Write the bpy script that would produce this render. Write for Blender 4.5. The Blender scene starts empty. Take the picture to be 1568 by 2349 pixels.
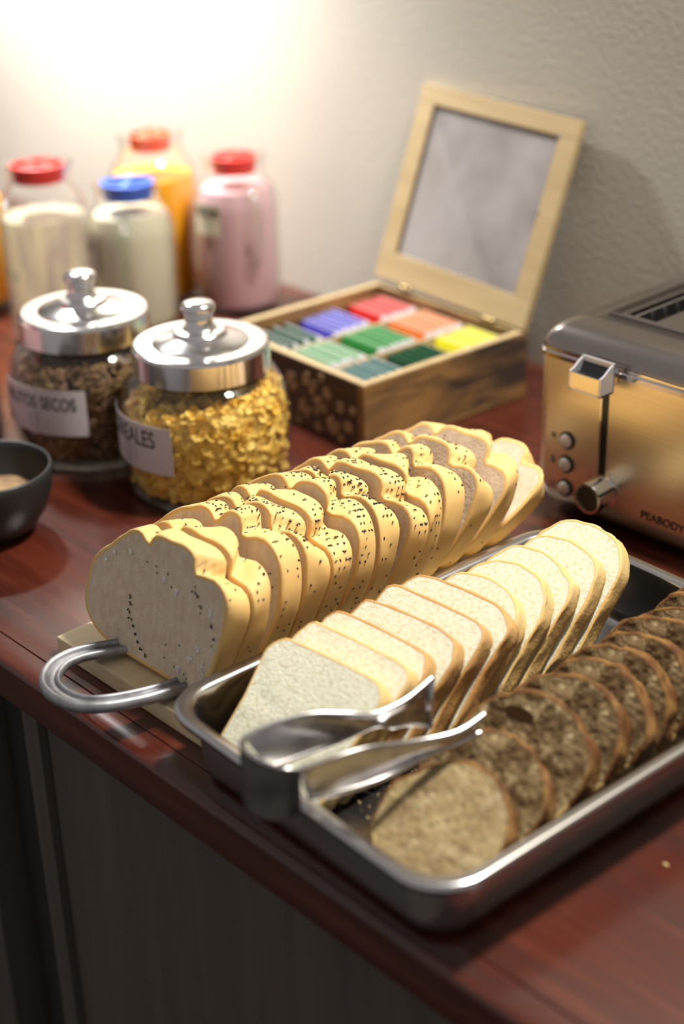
import bpy, bmesh, math, random
from math import sin, cos, pi, radians, hypot, atan2, exp, sqrt
from mathutils import Matrix, Vector, noise

random.seed(7)
SC = bpy.context.scene
COL = SC.collection

# ------------------------------------------------------------------ camera
cam_d = bpy.data.cameras.new('camera')
cam = bpy.data.objects.new('camera', cam_d)
COL.objects.link(cam)
SC.camera = cam
cam_d.sensor_fit = 'HORIZONTAL'
cam_d.sensor_width = 24.0
cam_d.lens = 53.57
cam_d.clip_start = 0.02
RIGHT = Vector((0.6818319, 0.7310626, -0.0255490))
UP = Vector((-0.3094829, 0.3199365, 0.8954669))
FWD = Vector((-0.6628164, 0.6026510, -0.4443943))
cam.matrix_world = Matrix(((RIGHT.x, UP.x, -FWD.x, 0.55), (RIGHT.y, UP.y, -FWD.y, -1.048),
                           (RIGHT.z, UP.z, -FWD.z, 1.42), (0, 0, 0, 1)))
cam_d.dof.use_dof = True
cam_d.dof.focus_distance = 0.965
cam_d.dof.aperture_fstop = 3.1

# ------------------------------------------------------------------ world, lamps, exposure
w = bpy.data.worlds.new('world')
SC.world = w
w.use_nodes = True
w.node_tree.nodes['Background'].inputs[0].default_value = (1.0, 0.95, 0.93, 1)
w.node_tree.nodes['Background'].inputs[1].default_value = 0.31


def lamp(name, kind, loc, aim, energy, color, **kw):
    d = bpy.data.lights.new(name, kind)
    d.energy = energy
    d.color = color
    for k, v in kw.items():
        setattr(d, k, v)
    o = bpy.data.objects.new(name, d)
    COL.objects.link(o)
    o.location = loc
    o.rotation_euler = (Vector(aim) - Vector(loc)).to_track_quat('-Z', 'Y').to_euler()
    return o


lamp('wall_spot_lamp', 'SPOT', (-1.00, -0.20, 1.66), (-0.96, -0.03, 1.15), 102.0, (1.0, 0.985, 0.95),
     spot_size=radians(120), spot_blend=1.0, shadow_soft_size=0.03)
lamp('ceiling_lamp', 'AREA', (0.16, -0.10, 2.15), (-0.06, -0.40, 0.9), 28.0, (1.0, 0.955, 0.87),
     shape='DISK', size=0.16)
SC.view_settings.view_transform = 'Standard'
SC.view_settings.look = 'None'
SC.view_settings.gamma = 1.0
SC.view_settings.use_curve_mapping = False
SC.view_settings.exposure = 0.0
SC.cycles.use_denoising = True
SC.cycles.caustics_reflective = False
SC.cycles.caustics_refractive = False
SC.cycles.max_bounces = 10
SC.cycles.transparent_max_bounces = 24


# ------------------------------------------------------------------ materials
def mat(name, base, rough=0.5, metal=0.0, coat=0.0, spec=0.5, mix=None, nscale=(1, 1, 1), nz=5.0, ndet=6.0,
        lo=0.35, hi=0.65, bump=0.0, bscale=100.0, bdist=0.001, bvec=(1, 1, 1), sss=0.0, aniso=0.0,
        mix2=None, n2=(1, 1, 1), nz2=20.0, lo2=0.5, hi2=0.7, dist=0.0, pores=0.0, pscale=300.0, rmix=None):
    m = bpy.data.materials.new(name)
    m.use_nodes = True
    nt = m.node_tree
    N, L = nt.nodes, nt.links
    b = N['Principled BSDF']
    b.inputs['Base Color'].default_value = (*base, 1)
    b.inputs['Roughness'].default_value = rough
    b.inputs['Metallic'].default_value = metal
    b.inputs['Coat Weight'].default_value = coat
    b.inputs['Coat Roughness'].default_value = 0.12
    b.inputs['Specular IOR Level'].default_value = spec
    if sss:
        b.inputs['Subsurface Weight'].default_value = sss
        b.inputs['Subsurface Radius'].default_value = (0.006, 0.004, 0.002)
        b.inputs['Subsurface Scale'].default_value = 1.0
    if aniso:
        b.inputs['Anisotropic'].default_value = aniso
    tc = N.new('ShaderNodeTexCoord')

    def nz_node(scale3, sc, det=6.0, dist_=0.0):
        mp = N.new('ShaderNodeMapping')
        mp.inputs['Scale'].default_value = scale3
        L.new(tc.outputs['Object'], mp.inputs['Vector'])
        n = N.new('ShaderNodeTexNoise')
        n.inputs['Scale'].default_value = sc
        n.inputs['Detail'].default_value = det
        n.inputs['Distortion'].default_value = dist_
        L.new(mp.outputs[0], n.inputs['Vector'])
        return n

    col = None
    if mix is not None:
        n = nz_node(nscale, nz, ndet, dist)
        r = N.new('ShaderNodeMapRange')
        r.inputs['From Min'].default_value = lo
        r.inputs['From Max'].default_value = hi
        L.new(n.outputs['Fac'], r.inputs['Value'])
        mx = N.new('ShaderNodeMix')
        mx.data_type = 'RGBA'
        L.new(r.outputs[0], mx.inputs[0])
        mx.inputs[6].default_value = (*base, 1)
        mx.inputs[7].default_value = (*mix, 1)
        col = mx.outputs[2]
        if rmix is not None:
            rr = N.new('ShaderNodeMapRange')
            rr.inputs['From Min'].default_value = lo
            rr.inputs['From Max'].default_value = hi
            rr.inputs['To Min'].default_value = rough
            rr.inputs['To Max'].default_value = rmix
            L.new(n.outputs['Fac'], rr.inputs['Value'])
            L.new(rr.outputs[0], b.inputs['Roughness'])
    if mix2 is not None:
        n = nz_node(n2, nz2)
        r = N.new('ShaderNodeMapRange')
        r.inputs['From Min'].default_value = lo2
        r.inputs['From Max'].default_value = hi2
        L.new(n.outputs['Fac'], r.inputs['Value'])
        mx = N.new('ShaderNodeMix')
        mx.data_type = 'RGBA'
        L.new(r.outputs[0], mx.inputs[0])
        if col is not None:
            L.new(col, mx.inputs[6])
        else:
            mx.inputs[6].default_value = (*base, 1)
        mx.inputs[7].default_value = (*mix2, 1)
        col = mx.outputs[2]
    if col is not None:
        L.new(col, b.inputs['Base Color'])
    if bump or pores:
        h = None
        if bump:
            n = nz_node(bvec, bscale, 5.0)
            h = n.outputs['Fac']
        if pores:
            v = N.new('ShaderNodeTexVoronoi')
            v.inputs['Scale'].default_value = pscale
            L.new(tc.outputs['Object'], v.inputs['Vector'])
            r = N.new('ShaderNodeMapRange')
            r.inputs['From Max'].default_value = 0.55
            L.new(v.outputs['Distance'], r.inputs['Value'])
            if h is not None:
                a = N.new('ShaderNodeMath')
                a.operation = 'MULTIPLY_ADD'
                L.new(r.outputs[0], a.inputs[0])
                a.inputs[1].default_value = pores
                L.new(h, a.inputs[2])
                h = a.outputs[0]
            else:
                h = r.outputs[0]
        bp = N.new('ShaderNodeBump')
        bp.inputs['Strength'].default_value = bump or pores
        bp.inputs['Distance'].default_value = bdist
        L.new(h, bp.inputs['Height'])
        L.new(bp.outputs[0], b.inputs['Normal'])
    return m


def thin_glass(name, tint=(1, 1, 1), ior=1.45, extra=0.03):
    """Thin clear wall: fresnel mix of a transparent and a glossy surface."""
    m = bpy.data.materials.new(name)
    m.use_nodes = True
    nt = m.node_tree
    nt.nodes.clear()
    N, L = nt.nodes, nt.links
    out = N.new('ShaderNodeOutputMaterial')
    tr = N.new('ShaderNodeBsdfTransparent')
    tr.inputs[0].default_value = (*tint, 1)
    gl = N.new('ShaderNodeBsdfGlossy')
    gl.inputs['Roughness'].default_value = 0.03
    fr = N.new('ShaderNodeLayerWeight')
    fr.inputs['Blend'].default_value = 0.5
    pw = N.new('ShaderNodeMath')
    pw.operation = 'POWER'
    pw.inputs[1].default_value = 3.5
    L.new(fr.outputs['Facing'], pw.inputs[0])
    ad = N.new('ShaderNodeMath')
    ad.operation = 'MULTIPLY_ADD'
    ad.use_clamp = True
    ad.inputs[1].default_value = 0.8
    ad.inputs[2].default_value = extra
    L.new(pw.outputs[0], ad.inputs[0])
    mx = N.new('ShaderNodeMixShader')
    L.new(ad.outputs[0], mx.inputs[0])
    L.new(tr.outputs[0], mx.inputs[1])
    L.new(gl.outputs[0], mx.inputs[2])
    L.new(mx.outputs[0], out.inputs[0])
    return m


def grey_sheen_glass(name):  # patchy grey diffuse coat stands in for the wall's reflection
    m = thin_glass(name, (0.92, 0.90, 0.90), extra=0.06)
    nt = m.node_tree
    N, L = nt.nodes, nt.links
    out = [n for n in N if n.type == 'OUTPUT_MATERIAL'][0]
    old = out.inputs[0].links[0].from_socket
    df = N.new('ShaderNodeBsdfDiffuse')
    df.inputs[0].default_value = (0.42, 0.39, 0.38, 1)
    tc = N.new('ShaderNodeTexCoord')
    nz = N.new('ShaderNodeTexNoise')
    nz.inputs['Scale'].default_value = 14
    L.new(tc.outputs['Object'], nz.inputs['Vector'])
    mr = N.new('ShaderNodeMapRange')
    mr.inputs['From Min'].default_value = 0.35
    mr.inputs['From Max'].default_value = 0.7
    mr.inputs['To Min'].default_value = 0.35
    mr.inputs['To Max'].default_value = 0.75
    L.new(nz.outputs['Fac'], mr.inputs['Value'])
    mx = N.new('ShaderNodeMixShader')
    L.new(mr.outputs[0], mx.inputs[0])
    L.new(old, mx.inputs[1])
    L.new(df.outputs[0], mx.inputs[2])
    L.new(mx.outputs[0], out.inputs[0])
    return m


def glimmer_fill(name):  # pale streaks painted for light refracted through the clear pitcher
    m = bpy.data.materials.new(name)
    m.use_nodes = True
    nt = m.node_tree
    nt.nodes.clear()
    N, L = nt.nodes, nt.links
    out = N.new('ShaderNodeOutputMaterial')
    tc = N.new('ShaderNodeTexCoord')
    mp = N.new('ShaderNodeMapping')
    mp.inputs['Scale'].default_value = (60, 60, 14)
    L.new(tc.outputs['Object'], mp.inputs['Vector'])
    nz = N.new('ShaderNodeTexNoise')
    nz.inputs['Scale'].default_value = 1.0
    L.new(mp.outputs[0], nz.inputs['Vector'])
    mr = N.new('ShaderNodeMapRange')
    mr.inputs['From Min'].default_value = 0.4
    mr.inputs['From Max'].default_value = 0.6
    L.new(nz.outputs['Fac'], mr.inputs['Value'])
    mc = N.new('ShaderNodeMix')
    mc.data_type = 'RGBA'
    mc.inputs[6].default_value = (0.62, 0.56, 0.50, 1)
    mc.inputs[7].default_value = (0.95, 0.90, 0.66, 1)
    L.new(mr.outputs[0], mc.inputs[0])
    df = N.new('ShaderNodeBsdfDiffuse')
    L.new(mc.outputs[2], df.inputs[0])
    tl = N.new('ShaderNodeBsdfTranslucent')
    L.new(mc.outputs[2], tl.inputs[0])
    m1 = N.new('ShaderNodeMixShader')
    m1.inputs[0].default_value = 0.5
    L.new(df.outputs[0], m1.inputs[1])
    L.new(tl.outputs[0], m1.inputs[2])
    tr = N.new('ShaderNodeBsdfTransparent')
    m2 = N.new('ShaderNodeMixShader')
    m2.inputs[0].default_value = 0.25
    L.new(m1.outputs[0], m2.inputs[1])
    L.new(tr.outputs[0], m2.inputs[2])
    L.new(m2.outputs[0], out.inputs[0])
    return m


M = {}
M['plaster'] = mat('plaster', (0.56, 0.525, 0.445), 0.85, bump=0.30, bscale=190, bdist=0.0018, spec=0.2,
                   mix=(0.52, 0.49, 0.42), nz=6)
M['floor'] = mat('floor_tile', (0.05, 0.045, 0.04), 0.5, mix=(0.07, 0.06, 0.05), nz=8)
M['counter'] = mat('red_wood', (0.092, 0.017, 0.008), 0.20, coat=0.35, mix=(0.035, 0.008, 0.006), nscale=(1.0, 7, 7), nz=4,
                   lo=0.30, hi=0.72, dist=0.6, bump=0.10, bscale=60, bvec=(0.4, 6, 6), bdist=0.0006, rmix=0.3,
                   mix2=(0.135, 0.030, 0.013), n2=(1.2, 14, 14), nz2=7, lo2=0.5, hi2=0.85)
M['cabinet'] = mat('grey_wood', (0.105, 0.085, 0.068), 0.6, mix=(0.060, 0.050, 0.042), nscale=(14, 14, 0.7), nz=4, lo=0.2,
                   hi=0.8, bump=0.25, bscale=30, bvec=(8, 8, 0.5), bdist=0.0006)
M['cabinet_dark'] = mat('recess_shade', (0.020, 0.019, 0.018), 0.7, mix=(0.03, 0.027, 0.025), nscale=(20, 20, 1), nz=4)  # shade of the open recess put into the wood colour
M['pine'] = mat('pine', (0.74, 0.62, 0.40), 0.55, mix=(0.62, 0.46, 0.25), nscale=(3, 1, 8), nz=9, lo=0.45, hi=0.75,
                dist=1.5, bump=0.15, bscale=90, bvec=(5, 0.6, 5), bdist=0.0004)
M['iron'] = mat('cast_aluminium', (0.52, 0.52, 0.55), 0.50, metal=0.9, mix=(0.26, 0.26, 0.28), nz=60, bump=0.3, bscale=220,
                bdist=0.0006)
M['iron_dark'] = mat('dark_iron', (0.05, 0.05, 0.055), 0.55, metal=0.7, bump=0.3, bscale=200, bdist=0.0006)
M['steel'] = mat('steel', (0.62, 0.60, 0.60), 0.20, metal=1.0, bump=0.04, bscale=60, bdist=0.0006)
M['steel_worn'] = mat('worn_steel', (0.56, 0.54, 0.53), 0.22, metal=1.0, mix=(0.30, 0.29, 0.30), nz=45, lo=0.45, hi=0.7,
                      bump=0.08, bscale=60, bdist=0.0008)
M['brushed'] = mat('brushed_steel', (0.93, 0.83, 0.60), 0.34, metal=1.0, mix=(0.87, 0.77, 0.54), nscale=(1, 1, 30), nz=12,
                   bump=0.05, bscale=30, bvec=(1, 1, 60), bdist=0.0004)
M['brushed_dark'] = mat('dark_brushed_steel', (0.37, 0.325, 0.30), 0.27, metal=1.0, bump=0.05, bscale=60, bvec=(1, 20, 1),
                        bdist=0.0003)
M['chrome'] = mat('chrome', (0.86, 0.84, 0.83), 0.07, metal=1.0)
M['chrome_satin'] = mat('satin_chrome', (0.80, 0.78, 0.78), 0.16, metal=1.0)
M['cap_metal'] = mat('pale_cap_metal', (0.74, 0.68, 0.62), 0.55, metal=0.35)
M['lever_metal'] = mat('lever_metal', (0.72, 0.71, 0.75), 0.35, metal=0.6)
M['black'] = mat('black_plastic', (0.012, 0.012, 0.013), 0.25)
M['ink'] = mat('black_ink', (0.02, 0.018, 0.018), 0.6)
M['grey_ink'] = mat('grey_ink', (0.22, 0.19, 0.19), 0.7)
M['paper'] = mat('label_paper', (0.60, 0.54, 0.55), 0.7)
M['cream_paper'] = mat('cream_label_paper', (0.62, 0.58, 0.42), 0.7)
M['glass'] = thin_glass('clear_glass')
M['glass_green'] = thin_glass('thick_glass', (0.93, 0.97, 0.93), extra=0.06)
M['brio_crumb'] = mat('braided_crumb', (0.80, 0.67, 0.52), 0.8, spec=0.15, mix=(0.70, 0.55, 0.40), nscale=(1, 1, 0.6), nz=180,
                      bump=0.5, bscale=330, bdist=0.0012, pores=0.25, pscale=420, bvec=(1, 1, 0.35), sss=0.15)
M['brio_crust'] = mat('braided_crust', (0.82, 0.53, 0.20), 0.55, spec=0.3, mix=(0.84, 0.56, 0.22), nz=30, bump=0.12,
                      bscale=160, bdist=0.0006, mix2=(0.50, 0.21, 0.05), nz2=16, lo2=0.64, hi2=0.76)
M['sand_crumb'] = mat('white_crumb', (0.84, 0.82, 0.66), 0.85, spec=0.1, mix=(0.68, 0.63, 0.44), nz=300, lo=0.45, hi=0.7,
                      bump=0.45, bscale=520, bdist=0.0010, pores=0.35, pscale=520, sss=0.2)
M['sand_crust'] = mat('white_crust', (0.76, 0.48, 0.17), 0.65, spec=0.2, mix=(0.76, 0.54, 0.24), nz=35, bump=0.35,
                      bscale=330, bdist=0.0012, mix2=(0.48, 0.22, 0.06), nz2=20, lo2=0.60, hi2=0.76)
M['sand_crust_shaded'] = mat('shaded_brown_crust', (0.52, 0.26, 0.08), 0.65, spec=0.2, mix=(0.62, 0.38, 0.15), nz=35, bump=0.35,
                           bscale=330, bdist=0.0012)  # browner copy of the loaf crust; shadow on middle slices is in its colour
M['rye_crumb'] = mat('rye_crumb', (0.23, 0.16, 0.08), 0.85, spec=0.1, mix=(0.085, 0.050, 0.022), nz=60, lo=0.38, hi=0.62,
                     bump=0.9, bscale=230, bdist=0.0025, pores=0.5, pscale=200, mix2=(0.52, 0.42, 0.24), nz2=110, lo2=0.54,
                     hi2=0.75, dist=1.2)
M['rye_crumb_pale'] = mat('pale_rye_crumb', (0.40, 0.30, 0.15), 0.85, spec=0.1, mix=(0.26, 0.18, 0.09), nz=40, lo=0.38,
                          hi=0.62, bump=0.8, bscale=200, bdist=0.002, pores=0.4, pscale=200, mix2=(0.55, 0.45, 0.27),
                          nz2=90, lo2=0.5, hi2=0.75)
M['rye_crust'] = mat('rye_crust', (0.12, 0.050, 0.016), 0.7, spec=0.2, mix=(0.30, 0.16, 0.05), nz=50, lo=0.45, hi=0.65,
                     bump=0.7, bscale=190, bdist=0.0022, mix2=(0.10, 0.045, 0.015), nz2=35, lo2=0.58, hi2=0.72)
M['rye_base'] = mat('rye_underside', (0.62, 0.44, 0.18), 0.7, mix=(0.44, 0.28, 0.10), nz=60, bump=0.4, bscale=190,
                    bdist=0.001)
M['seed'] = mat('poppy_seed', (0.014, 0.013, 0.016), 0.45)
M['flour'] = mat('flour', (0.85, 0.83, 0.80), 0.9)
M['crumb_bits'] = mat('crumb_bits', (0.72, 0.52, 0.26), 0.8)
M['flake'] = mat('corn_flake', (0.88, 0.58, 0.10), 0.6, spec=0.2, mix=(0.90, 0.66, 0.18), nz=70, lo=0.4, hi=0.6, bump=0.4, bscale=260,
                 bdist=0.0008, mix2=(0.60, 0.26, 0.03), nz2=50, lo2=0.6, hi2=0.75, sss=0.1)
M['granola'] = mat('dried_fruit', (0.26, 0.155, 0.060), 0.6, mix=(0.13, 0.065, 0.028), nz=60, lo=0.4, hi=0.6,
                   mix2=(0.46, 0.33, 0.13), nz2=50, lo2=0.58, hi2=0.7)
M['bowl'] = mat('charcoal_stoneware', (0.020, 0.021, 0.022), 0.38, mix=(0.028, 0.029, 0.031), nz=30, bump=0.15, bscale=80,
                bdist=0.0006)
M['powder'] = mat('cocoa_mix', (0.42, 0.28, 0.15), 0.85, mix=(0.28, 0.17, 0.09), nz=90, bump=0.6, bscale=170, bdist=0.002)
M['box_pale'] = mat('pale_pine_trim', (0.42, 0.31, 0.16), 0.6, mix=(0.35, 0.25, 0.12), nscale=(1, 8, 8), nz=8, lo=0.4, hi=0.7)
M['box_burnt'] = mat('burnt_wood', (0.30, 0.155, 0.050), 0.55, mix=(0.045, 0.030, 0.022), nscale=(4, 1.6, 4.5), nz=5, lo=0.42,
                     hi=0.64, dist=0.8, mix2=(0.42, 0.24, 0.09), n2=(6, 2, 30), nz2=6, lo2=0.56, hi2=0.8)
M['box_dark'] = mat('dark_brown_wood', (0.085, 0.042, 0.016), 0.6, mix=(0.040, 0.022, 0.010), nscale=(2, 2, 12), nz=7)  # darker copy of the box wood, carries the shade of the front
M['carving'] = mat('bare_carving', (0.50, 0.36, 0.23), 0.7)
M['lid_glass'] = grey_sheen_glass('grey_sheen_glass')
M['glimmering'] = glimmer_fill('glimmer_fill')
M['brass'] = mat('brass', (0.55, 0.42, 0.20), 0.35, metal=1.0)
M['red_plastic'] = mat('red_plastic', (0.72, 0.045, 0.035), 0.35)
M['orange_plastic'] = mat('orange_plastic', (0.80, 0.12, 0.05), 0.35)
M['blue_plastic'] = mat('blue_plastic', (0.05, 0.14, 0.60), 0.35)
M['orange_juice'] = mat('orange_juice', (0.90, 0.42, 0.01), 0.25, sss=0.3)
M['pink_yogurt'] = mat('pink_yogurt', (0.66, 0.42, 0.45), 0.3, sss=0.2)
M['milk'] = mat('pale_milk', (0.60, 0.57, 0.42), 0.3, sss=0.2)
M['white_edge'] = mat('sachet_edge', (0.72, 0.70, 0.74), 0.6)


def plain(name, c, r=0.5):
    M[name] = mat(name, c, r)
    return M[name]


# ------------------------------------------------------------------ mesh helpers
def new_mesh(name, verts, faces, mats, mi=None, smooth=False, parent=None, loc=None, rot=None):
    me = bpy.data.meshes.new(name)
    me.from_pydata([tuple(v) for v in verts], [], faces)
    for m in (mats if isinstance(mats, (list, tuple)) else [mats]):
        me.materials.append(m)
    if mi:
        me.polygons.foreach_set('material_index', mi)
    if smooth:
        me.polygons.foreach_set('use_smooth', [True] * len(me.polygons))
    me.update()
    o = bpy.data.objects.new(name, me)
    COL.objects.link(o)
    if parent:
        o.parent = parent
    if loc is not None:
        o.location = loc
    if rot is not None:
        o.rotation_euler = rot
    return o


def fix_normals(o):
    bm = bmesh.new()
    bm.from_mesh(o.data)
    bmesh.ops.recalc_face_normals(bm, faces=bm.faces)
    bm.to_mesh(o.data)
    bm.free()
    return o


def tag(o, label=None, cat=None, group=None, kind=None):
    if label:
        o['label'] = label
    if cat:
        o['category'] = cat
    if group:
        o['group'] = group
    if kind:
        o['kind'] = kind
    return o


def empty(name, loc=(0, 0, 0), rz=0.0, label=None, cat=None, group=None):
    o = bpy.data.objects.new(name, None)
    COL.objects.link(o)
    o.location = loc
    o.rotation_euler = (0, 0, rz)
    return tag(o, label, cat, group)


class MB:
    """collects geometry for one mesh object"""

    def __init__(s):
        s.v, s.f, s.mi = [], [], []

    def add(s, verts, faces, mi=0):
        b = len(s.v)
        s.v += [tuple(v) for v in verts]
        s.f += [tuple(b + i for i in f) for f in faces]
        s.mi += [mi] * len(faces)

    def box(s, x0, x1, y0, y1, z0, z1, mi=0, bev=0.0):
        if bev <= 0:
            v = [(x, y, z) for z in (z0, z1) for y in (y0, y1) for x in (x0, x1)]
            s.add(v, [(0, 2, 3, 1), (4, 5, 7, 6), (0, 1, 5, 4), (2, 6, 7, 3), (0, 4, 6, 2), (1, 3, 7, 5)], mi)
            return
        bm = bmesh.new()
        bmesh.ops.create_cube(bm, size=1.0)
        for q in bm.verts:
            q.co = Vector(((x0 + x1) / 2 + q.co.x * (x1 - x0), (y0 + y1) / 2 + q.co.y * (y1 - y0),
                           (z0 + z1) / 2 + q.co.z * (z1 - z0)))
        bmesh.ops.bevel(bm, geom=bm.edges[:], offset=bev, segments=2, profile=0.6, affect='EDGES')
        bm.verts.index_update()
        s.add([q.co[:] for q in bm.verts], [tuple(q.index for q in f.verts) for f in bm.faces], mi)
        bm.free()

    def rings(s, rings, closed=True, cap0=False, cap1=False, mi=0):
        n = len(rings[0])
        b = len(s.v)
        for r in rings:
            s.v += [tuple(p) for p in r]
        for i in range(len(rings) - 1):
            for j in range(n if closed else n - 1):
                k = (j + 1) % n
                s.f.append((b + i * n + j, b + i * n + k, b + (i + 1) * n + k, b + (i + 1) * n + j))
                s.mi.append(mi)
        if cap0:
            s.f.append(tuple(b + j for j in reversed(range(n))))
            s.mi.append(mi)
        if cap1:
            s.f.append(tuple(b + (len(rings) - 1) * n + j for j in range(n)))
            s.mi.append(mi)

    def lathe(s, prof, n=48, c=(0, 0, 0), mi=0, cap0=False, cap1=False):
        s.rings([[(c[0] + r * cos(2 * pi * j / n), c[1] + r * sin(2 * pi * j / n), c[2] + z) for j in range(n)]
                 for r, z in prof], True, cap0, cap1, mi)

    def tube(s, pts, rad, n=10, mi=0, closed=False, cap=True, flat=1.0):
        pts = [Vector(p) for p in pts]
        m = len(pts)
        rg = []
        up = Vector((0, 0, 1))
        for i, p in enumerate(pts):
            a = pts[(i - 1) % m] if (closed or i > 0) else p
            b = pts[(i + 1) % m] if (closed or i < m - 1) else p
            t = (b - a).normalized()
            u = up - t * up.dot(t)
            if u.length < 1e-4:
                u = Vector((1, 0, 0)) - t * t.x
            u.normalize()
            w_ = t.cross(u)
            r = rad[i] if isinstance(rad, (list, tuple)) else rad
            rg.append([p + (u * cos(2 * pi * j / n) * flat + w_ * sin(2 * pi * j / n)) * r for j in range(n)])
        if closed:
            rg.append(rg[0])
        s.rings(rg, True, cap and not closed, cap and not closed, mi)

    def build(s, name, mats, parent=None, smooth=False, loc=None, rot=None, sharp=None):
        o = new_mesh(name, s.v, s.f, mats, s.mi, smooth, parent, loc, rot)
        fix_normals(o)
        if smooth and sharp:
            smooth_by_angle(o, sharp)
        return o


def smooth_by_angle(o, deg):
    bm = bmesh.new()
    bm.from_mesh(o.data)
    for e in bm.edges:
        if len(e.link_faces) == 2 and e.calc_face_angle(0) > radians(deg):
            e.smooth = False
    bm.to_mesh(o.data)
    bm.free()


def smooth_path(pts, k=6, closed=False):
    """Catmull-Rom resampling"""
    P = [Vector(p) for p in pts]
    n = len(P)
    out = []
    for i in range(n if closed else n - 1):
        p0 = P[(i - 1) % n] if closed or i > 0 else P[i]
        p1, p2 = P[i], P[(i + 1) % n]
        p3 = P[(i + 2) % n] if closed or i + 2 < n else p2
        for j in range(k):
            t = j / k
            out.append(0.5 * ((2 * p1) + (p2 - p0) * t + (2 * p0 - 5 * p1 + 4 * p2 - p3) * t * t
                              + (3 * p1 - p0 - 3 * p2 + p3) * t * t * t))
    if not closed:
        out.append(P[-1])
    return out


def text_mesh(body, size, name, m, extrude=0.0, sx=1.0, bend=None, parent=None, bold=0.0, align='CENTER'):
    cu = bpy.data.curves.new('tmp_text', 'FONT')
    cu.body = body
    cu.size = size
    cu.align_x = align
    cu.align_y = 'CENTER'
    cu.extrude = extrude
    cu.offset = bold
    to = bpy.data.objects.new('tmp_text', cu)
    COL.objects.link(to)
    dg = bpy.context.evaluated_depsgraph_get()
    me = bpy.data.meshes.new_from_object(to.evaluated_get(dg))
    bpy.data.objects.remove(to)
    bpy.data.curves.remove(cu)
    me.name = name
    for v in me.vertices:
        v.co.x *= sx
        if bend:
            v.co = Vector(bend(v.co))
    me.materials.clear()
    me.materials.append(m)
    o = bpy.data.objects.new(name, me)
    COL.objects.link(o)
    if parent:
        o.parent = parent
    return o


# ------------------------------------------------------------------ the setting
def slab(name, x0, x1, y0, y1, z0, z1, m):
    b = MB()
    b.box(x0, x1, y0, y1, z0, z1)
    return tag(b.build(name, m), kind='structure')


slab('wall_back', -3.2, 2.2, 0.0, 0.12, 0.0, 2.5, M['plaster'])
slab('floor', -3.2, 2.2, -3.0, 0.12, -0.06, 0.0, M['floor'])

ZT = 0.90
wt = empty('worktop', (0, 0, 0), 0, 'glossy dark red wooden worktop running along the plaster wall', 'worktop')
b = MB()
b.box(-2.2, 0.3935, -0.6245, -0.001, ZT - 0.033, ZT, bev=0.0006)
b.build('slab', M['counter'], wt)
b = MB()
b.box(0.3945, 1.3, -0.6245, -0.001, ZT - 0.033, ZT, bev=0.0006)
b.build('slab', M['counter'], wt)
# nosing: rounded front strip
b = MB()
prof = [(-0.6252, ZT - 0.033), (-0.6252, ZT - 0.0003), (-0.638, ZT - 0.0003), (-0.6418, ZT - 0.0012), (-0.6436, ZT - 0.0035),
        (-0.644, ZT - 0.007), (-0.644, ZT - 0.028), (-0.6425, ZT - 0.0325), (-0.639, ZT - 0.034)]
b.rings([[(x, y, z) for y, z in prof] for x in (-2.2, 1.3)], True, True, True)
b.build('edge_strip', M['counter'], wt, smooth=True, sharp=40)

cb = empty('base_cabinet', (0, 0, 0), 0, 'grey wood-grain base cabinet standing below the red worktop', 'cabinet')
for (x0, x1, y0, nm, mm) in [(-0.2265, 0.55, -0.618, 'door_panel', 'cabinet'), (0.553, 1.28, -0.618, 'door_panel', 'cabinet'),
                             (-0.95, -0.348, -0.618, 'door_panel', 'cabinet')]:
    b = MB()
    b.box(x0, x1, y0, y0 + 0.018, 0.06, 0.864, bev=0.0008)
    b.build(nm, M[mm], cb)
for x0, x1 in [(-0.2475, -0.2285), (-0.3465, -0.3275)]:
    b = MB()
    b.box(x0, x1, -0.624, -0.05, 0.0, 0.8665, bev=0.0006)
    tag(b.build('side_board', M['cabinet'], cb), 'pale upright board edge')
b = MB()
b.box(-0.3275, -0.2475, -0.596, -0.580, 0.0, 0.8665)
tag(b.build('recessed_panel', M['cabinet_dark'], cb), 'recessed panel with shade painted dark')

# ------------------------------------------------------------------ serving board with handle
BZ = 0.913
sb = empty('serving_board', (-0.13, -0.46, ZT), 0, 'pale pine serving board with a looped metal handle under the braided loaf',
           'board')
b = MB()
b.box(-0.207, -0.0500, -0.613, -0.302, ZT + 0.0002, BZ, bev=0.0012)
o = b.build('plank', M['pine'], sb)
o.location = (0.13, 0.46, -ZT)
hp = [(-0.150, -0.572), (-0.157, -0.598), (-0.1645, -0.622), (-0.162, -0.640), (-0.150, -0.6535), (-0.135, -0.6575),
      (-0.119, -0.6545), (-0.107, -0.643), (-0.0985, -0.622), (-0.0965, -0.600), (-0.098, -0.581)]
hz = [0.0165, 0.0195, 0.0215, 0.0225, 0.0225, 0.0225, 0.0225, 0.0225, 0.0215, 0.019, 0.0165]
cpath = smooth_path([(x, y, ZT + z) for (x, y), z in zip(hp, hz)], 6)
cen = Vector((-0.13, -0.61, 0))


def offset_path(path, d):
    out = []
    for i, p in enumerate(path):
        a = path[max(0, i - 1)]
        c = path[min(len(path) - 1, i + 1)]
        t = (c - a).normalized()
        nrm = Vector((t.y, -t.x, 0)).normalized()
        out.append(p + nrm * d)
    return out


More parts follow.
